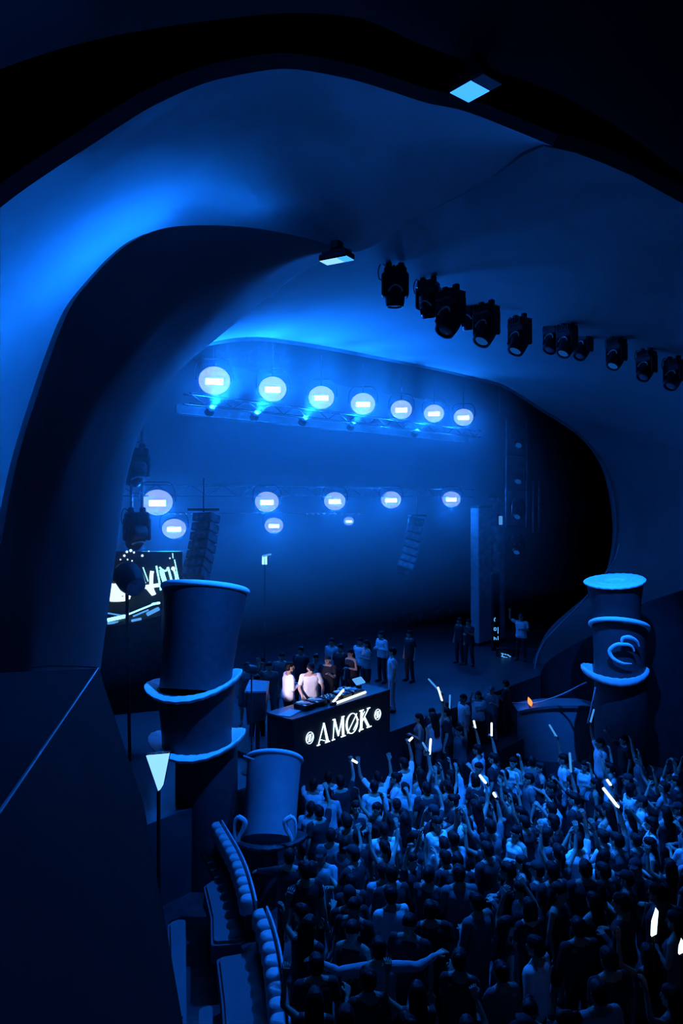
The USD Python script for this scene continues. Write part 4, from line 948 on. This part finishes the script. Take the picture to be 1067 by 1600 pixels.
def stage_person(key, garb, px, py_head, t, label, yaw=None, h=1.0, tgt=None, rise=0.):
    p = PT(px, py_head, t)
    x, y = p[0], p[1]
    if yaw is None: yaw = face_to(x, y, *(tgt if tgt is not None else (3, 3)))
    person(key, garb, x, y, STAGE_Z + rise, yaw, h, label)
bx, by = S(s0 + Lb * .42, 11.5, 0)[:2]
stage_person('deck', 'white', 484, 1050, 12.62, 'performer in loose white T-shirt bending over the decks of the booth', tgt=(PT(500, 1090, 11.6)[0], PT(500, 1090, 11.6)[1]), rise=.15, h=1.03)
stage_person('fold', 'white', 450, 1050, 12.95, 'person in white shirt standing beside the performer, turned toward the decks', tgt=DJ[:2], h=1.03, rise=.15)
stage_person('stand', 'allwhite', 613, 1020, 12.6, 'tall person all in pale clothes standing at the right end of the booth', yaw=1.6, h=1.03)
for key, g, px, t, lb, yw in (('stand', 'white', 563, 14.6, 'person in white T-shirt behind the booth, left of the standing pair', 2.5), ('stand_f', 'pale', 573, 14.2, 'person in pale strappy top behind the booth, right next to the white shirt', 2.0), ('fold', 'white', 597, 14.8, 'person in white long-sleeved shirt behind the booth toward its right end', 2.2), ('stand', 'pale', 519, 15.2, 'person in pale T-shirt standing in the haze behind the performer', 2.6),
                         ('cap', 'dark', 512, 13.6, 'person in a cap just behind the performer', 2.6), ('fold_f', 'grey', 494, 14.0, 'person with a hair bun in the dark behind the performer', 2.8), ('stand', 'grey', 440, 14.8, 'person in grey T-shirt in the dark above the pair at the booth', 3.0), ('phone', 'grey', 420, 14.2, 'person with raised phone left of the pair at the booth', 3.2),
                         ('fold', 'pale', 402, 13.4, 'person in pale long sleeves behind the grey-topped monitor', 3.3), ('stand', 'dark', 532, 14.4, 'person in black T-shirt standing behind the decks', 2.6), ('stand_f', 'dark', 548, 13.7, 'person with long hair in the dark behind the booth', 2.4), ('stand', 'dark', 470, 15.0, 'person in black T-shirt deepest in the dark behind the pair', 2.7), ('stand', 'dark', 718, 14.4, 'person in black standing alone on the stage right of the booth', 2.2), ('fold_f', 'dark', 733, 14.0, 'smaller person in black beside the lone one on the stage', 2.4), ('wave_f', 'grey', 386, 14.6, 'person waving in the dark left of the monitor', 3.2), ('stand', 'dark', 640, 14.2, 'person in black at the far right of the guests behind the booth', 2.2)):
    stage_person(key, g, px, 1000, t, lb, yw, .96)
p_ = P(811, 1020, 27.0); person('wave', 'white', p_[0], p_[1] - .3, STAGE_Z, 2.6, 1.0, 'person in white T-shirt and cap gesturing at the far right of the stage')
# ---- crowd: the people the photograph shows clearly
placed = []
def ground(x, y):
    v = np.array([x, y, 0])
    return .6 if v @ SE > 10.5 and v @ SD > 14.1 else floor_z(y)
def free(x, y, d):
    return all((x - a) ** 2 + (y - b) ** 2 > d * d for a, b in placed)
def crowd(key, garb, px, py, yaw=None, label=None, h=1.0):
    x0, y0, z = spot(px, py, h)
    x, y = next(((x0 + r * math.cos(t), y0 + r * math.sin(t)) for r in np.arange(0, 1.2, .06) for t in np.linspace(0, 6.28, 13) if free(x0 + r * math.cos(t), y0 + r * math.sin(t), .44) and np.array([x0 + r * math.cos(t), y0 + r * math.sin(t), 0]) @ SE < 11.05 and ground(x0 + r * math.cos(t), y0 + r * math.sin(t)) == z and floor_z(y0 + r * math.sin(t)) == z), (x0, y0))
    if yaw is None: yaw = face_to(x, y, DJ[0], DJ[1])
    placed.append((x, y))
    return person(key, garb, x, y, z, yaw, h, label)
# ---- glow sticks, each in the raised hand of somebody in the crowd
STK = [((690, 1101), (669, 1078), 17.2, 0, 'blue glow stick leaning left, leftmost of the bunch of three by the booth'), ((691, 1106), (684, 1083), 17.0, 1, 'white glow stick in the middle of the bunch of three by the booth'), ((702, 1101), (703, 1072), 17.6, 0, 'upright blue glow stick, right of the bunch of three by the booth'),
       ((743, 1139), (740, 1126), 16.0, 1, 'short white glow stick below the bunch of three'), ((768, 1151), (768, 1129), 15.6, 1, 'upright white glow stick right of the short one in the far crowd'), ((671, 1180), (673, 1154), 15.0, 1, 'upright glow stick below the lettering of the booth'), ((668, 1174), (660, 1160), 15.2, 0, 'dim blue glow stick leaning against the upright one'), ((638, 1159), (645, 1152), 15.2, 1, 'tiny white glow stick end right of the booth lettering'),
       ((548, 1186), (559, 1192), 14.2, 1, 'white glow stick held flat below the booth lettering'), ((760, 1225), (749, 1211), 13.2, 1, 'white glow stick slanting in the middle of the crowd'), ((967, 1263), (942, 1231), 11.6, 1, 'longest white glow stick slanting in the right half of the crowd'), ((870, 1152), (858, 1132), 16.2, 0, 'blue glow stick slanting under the bar counter'),
       ((892, 1208), (890, 1176), 14.4, 0, 'long dim blue glow stick standing in the right half of the crowd'), ((955, 1228), (948, 1218), 12.6, 1, 'short white glow stick beside the longest one'), ((775, 1246), (771, 1238), 12.8, 1, 'tiny white glow stick in the middle of the crowd'), ((922, 1130), (928, 1108), 17.8, 0, 'faint blue glow stick under the right hat column')]
def with_stick(base, tip, Y, bright, label, k):
    key = ('armup', 'armup_f', 'botharms', 'armup')[k % 4]
    hgt_ = figure(key)[1][0][0]
    a = P(*base, Y)
    want = a[2] - ground(a[0], Y); h = float(np.clip(want / hgt_[2], .90, 1.07))
    for turn_ in (0, .6, -.6, 1.2, -1.2, 1.8, -1.8, 2.4, 3.0):
        yaw = face_to(a[0], a[1], DJ[0], DJ[1]) + turn_
        o = rz(yaw) @ hgt_ * h
        # slide along the sight line until the hand's height fits
        best = min(np.arange(Y - 2.5, Y + 2.5, .05), key=lambda q: abs(P(*base, q)[2] - ground(P(*base, q)[0] - o[0], q - o[1]) - hgt_[2] * h))
        c_ = P(*base, best); x, y = c_[0] - o[0], c_[1] - o[1]
        if free(x, y, .40): break
    a = c_
    z = a[2] - hgt_[2] * h
    z = ground(x, y)
    a = np.array([x, y, z]) + o
    b = a + (P(*tip, best - .03) - P(*base, best))
    placed.append((x, y))
    person(key, ('dark', 'pale', 'grey', 'white')[k % 4], x, y, z, yaw, h, None)
    stick(a, b, .024 + .004 * bright, label, bright)
for k, (a, b, Y, br, lb) in enumerate(STK): with_stick(a, b, Y, br, lb, k)
crowd('reach', 'dark', 452, 1338, None, 'person in black long sleeves reaching out to the tufted sofa back')
crowd('stand', 'pale', 486, 1262, None, 'person in pale T-shirt seen from behind right of the tub-shaped hat')
crowd('point', 'white', 476, 1215, None, 'person in white long sleeves pointing at the tub-shaped hat from its right')
crowd('fold', 'white', 502, 1222, None, 'person in white long-sleeved shirt nearest the booth beside the tub-shaped hat')
crowd('stand', 'grey', 517, 1305, None, 'broad person in grey T-shirt close behind the pale T-shirt by the tub-shaped hat')
crowd('fold', 'pale', 512, 1240, None, 'person in pale long sleeves in the little group right of the tub-shaped hat')
crowd('stand', 'white', 600, 1296, None, 'person in white T-shirt seen from behind, largest white back left of centre')
crowd('stand', 'white', 694, 1318, None, 'broad white T-shirt back in the middle of the crowd')
crowd('fold', 'pale', 600, 1362, None, 'person in pale long sleeves in front of the large white back left of centre')
crowd('side', 'pale', 592, 1482, None, 'person with both arms stretched out sideways at bottom centre', 1.0)
crowd('fold', 'white', 612, 1400, .4, 'person in white long sleeves above the one with outstretched arms')
crowd('stand', 'white', 838, 1478, .9, 'bowed person in white T-shirt at bottom right of centre')
crowd('stand', 'pale', 936, 1552, None, 'broad pale T-shirt back at the bottom right edge')
crowd('wave_f', 'dark', 790, 1447, -1.2, 'person with long hair in black dress facing sideways at bottom right of centre')
crowd('stand', 'white', 902, 1310, None, 'white T-shirt back in the right half of the crowd')
crowd('stand_f', 'white', 968, 1330, -.9, 'person with long hair in white top near the right edge')
crowd('stand_f', 'white', 796, 1300, 2.2, 'person with long hair in white top right of the broad white back')
crowd('stand_f', 'white', 786, 1190, 2.4, 'person in white strappy top facing the camera in the far crowd')
crowd('fold', 'white', 762, 1195, 2.2, 'person in white long sleeves facing left in the far crowd')
crowd('phone_f', 'white', 890, 1195, 2.3, 'person in white T-shirt holding one hand before the face, far crowd right')
crowd('botharms', 'grey', 1000, 1186, None, 'person with both arms up under the right hat column')
crowd('phone', 'dark', 975, 1155, None, 'person filming with a phone just below the right hat column')
crowd('stand', 'white', 862, 1262, 1.2, 'person in white T-shirt left of the large white glow stick')
crowd('fold_f', 'pale', 1040, 1230, .8, 'person with a hair bun at the right edge in a pale T-shirt')
crowd('stand_f', 'pale', 868, 1258, 2.0, None)
# guests crowding on the step along the stage
for k, (px, key, g) in enumerate(((655, 'stand_f', 'grey'), (676, 'fold', 'dark'), (688, 'botharms', 'dark'), (699, 'stand_f', 'white'), (712, 'armup_f', 'pale'), (724, 'stand', 'white'), (735, 'fold_f', 'dark'), (747, 'phone_f', 'white'), (757, 'stand_f', 'dark'), (768, 'cap', 'grey'), (780, 'wave_f', 'white'), (792, 'fold', 'dark'), (806, 'stand', 'grey'), (640, 'phone', 'dark'))):
    p_ = PT(px, 1100, 10.98 + .22 * (k % 2))
    if free(p_[0], p_[1], .3): placed.append((p_[0], p_[1])); person(key, g, p_[0], p_[1], .6, face_to(p_[0], p_[1], DJ[0], DJ[1]) + rng.gauss(0, .7), rng.uniform(.94, 1.03))
# lit phone screens at the right edge
for (a, b, w, Y, lb) in (((1026, 1420), (1020, 1464), .05, 7.6, 'bright white sign board held up at the right edge, upper one'), ((1066, 1468), (1063, 1492), .04, 7.6, 'bright white sign board at the right edge, lower one')):
    t = thing('light_board', lb, 'sign')
    q = [P(a[0], a[1], Y), P(a[0] + 3, a[1] + 4, Y), P(b[0] + 6, b[1] - 4, Y), P(b[0] - 2, b[1], Y), P(b[0] - 1, (a[1] + b[1]) / 2, Y)]
    obj('face', trimesh.Trimesh(np.vstack([q, np.array(q) + [0, .03, 0]])).convex_hull, 'stick_white', t)
    obj('handle', bar(P(b[0] + 1, b[1], Y + .02), P(b[0] + 2, b[1], Y + .02) - [0, 0, .35], .012, 6), 'black_metal', t)
# ---- the rest of the crowd
keys = ['stand', 'stand_f', 'armup', 'armup_f', 'botharms_f', 'phone', 'phone_f', 'fold', 'fold_f', 'cap', 'wave_f', 'stand', 'stand_f', 'fold', 'fold_f', 'botharms', 'wave', 'cap']
garbs = ['dark', 'dark', 'dark', 'dark', 'grey', 'white', 'white', 'pale', 'dark']
cells = [(x, y) for y in np.arange(6.6, 17.4, .56) for x in np.arange(-1.5, 10, .55)]
rng.shuffle(cells)
s_edge = lambda x, y: np.array([x, y, 0]) @ SE
n_c = 0
for x, y in cells:
    x += rng.uniform(-.14, .14); y += rng.uniform(-.14, .14)
    z = floor_z(y); h = rng.uniform(.93, 1.05)
    px, py = CX + F * x / y, CY + F * (EYE - z - 1.6 * h) / y
    if px > 1085 or py > 1640: continue
    lim = np.interp(py, [1130, 1170, 1200, 1260, 1330, 1400, 1460, 1540, 1620], [640, 560, 478, 500, 480, 440, 455, 468, 475])
    if px < lim or s_edge(x, y) > 10.3: continue
    if math.hypot(x - b3[0], y - 13.6) < .75: continue
    if math.hypot(x - b2[0], y - 20) < 1.3 or not free(x, y, .43): continue
    far = y > 11.5
    key = rng.choice(keys) if far else rng.choice(['stand', 'stand_f', 'fold', 'fold_f', 'cap', 'wave_f', 'phone_f', 'stand'])
    g = rng.choice(garbs) if far else rng.choice(['dark', 'dark', 'dark', 'dark', 'dark', 'dark', 'grey'])
    yaw = face_to(x, y, DJ[0], DJ[1]) + rng.gauss(0, .45)
    if rng.random() < .16: yaw += rng.uniform(1.6, 4.2)
    placed.append((x, y)); n_c += 1
    person(key, g, x, y, z, yaw, h)
print('crowd', n_c, 'all people', len(CROWD), 'prototypes', len(PROTO))
# ---- a label for everyone: look, then place, then order
def zone_of(x, y):
    px = CX + F * x / y
    if np.array([x, y, 0]) @ SE > 10.6: return 'on the stage step'
    if y > 14: return 'far off right of the booth' if px < 720 else 'far off in mid-crowd' if px < 860 else 'below the right hats'
    if y > 11: return 'by the tub hat' if px < 590 else 'mid-crowd' if px < 800 else 'right of mid-crowd'
    if y > 8.6: return 'right of the sofas' if px < 620 else 'near lower centre' if px < 830 else 'near lower right'
    return 'nearest row at centre' if px < 760 else 'nearest row at right'
byl = {}
for c in CROWD:
    if c[1]: c[0].SetCustomDataByKey('label', c[1])
    else: byl.setdefault((c[2], zone_of(c[3], c[4])), []).append(c)
NUM = ['first', 'second', 'third', 'fourth', 'fifth', 'sixth', 'seventh', 'eighth', 'ninth', 'tenth']
for (what, zone), cs in byl.items():
    cs.sort(key=lambda c: c[3] / c[4])
    for i, c in enumerate(cs):
        l = '%s, %s' % (what, zone)
        if len(cs) > 1: l += ', ' + ('leftmost' if i == 0 else 'rightmost' if i == len(cs) - 1 else NUM[i] + ' from left')
        c[0].SetCustomDataByKey('label', l)
for c in CROWD:
    c[0].SetCustomDataByKey('category', 'person')
    c[0].SetCustomDataByKey('group', 'people on the stage' if c[5] == 'stage' or (np.array([c[3], c[4], 0]) @ SE > 11.6) else 'dancing crowd')
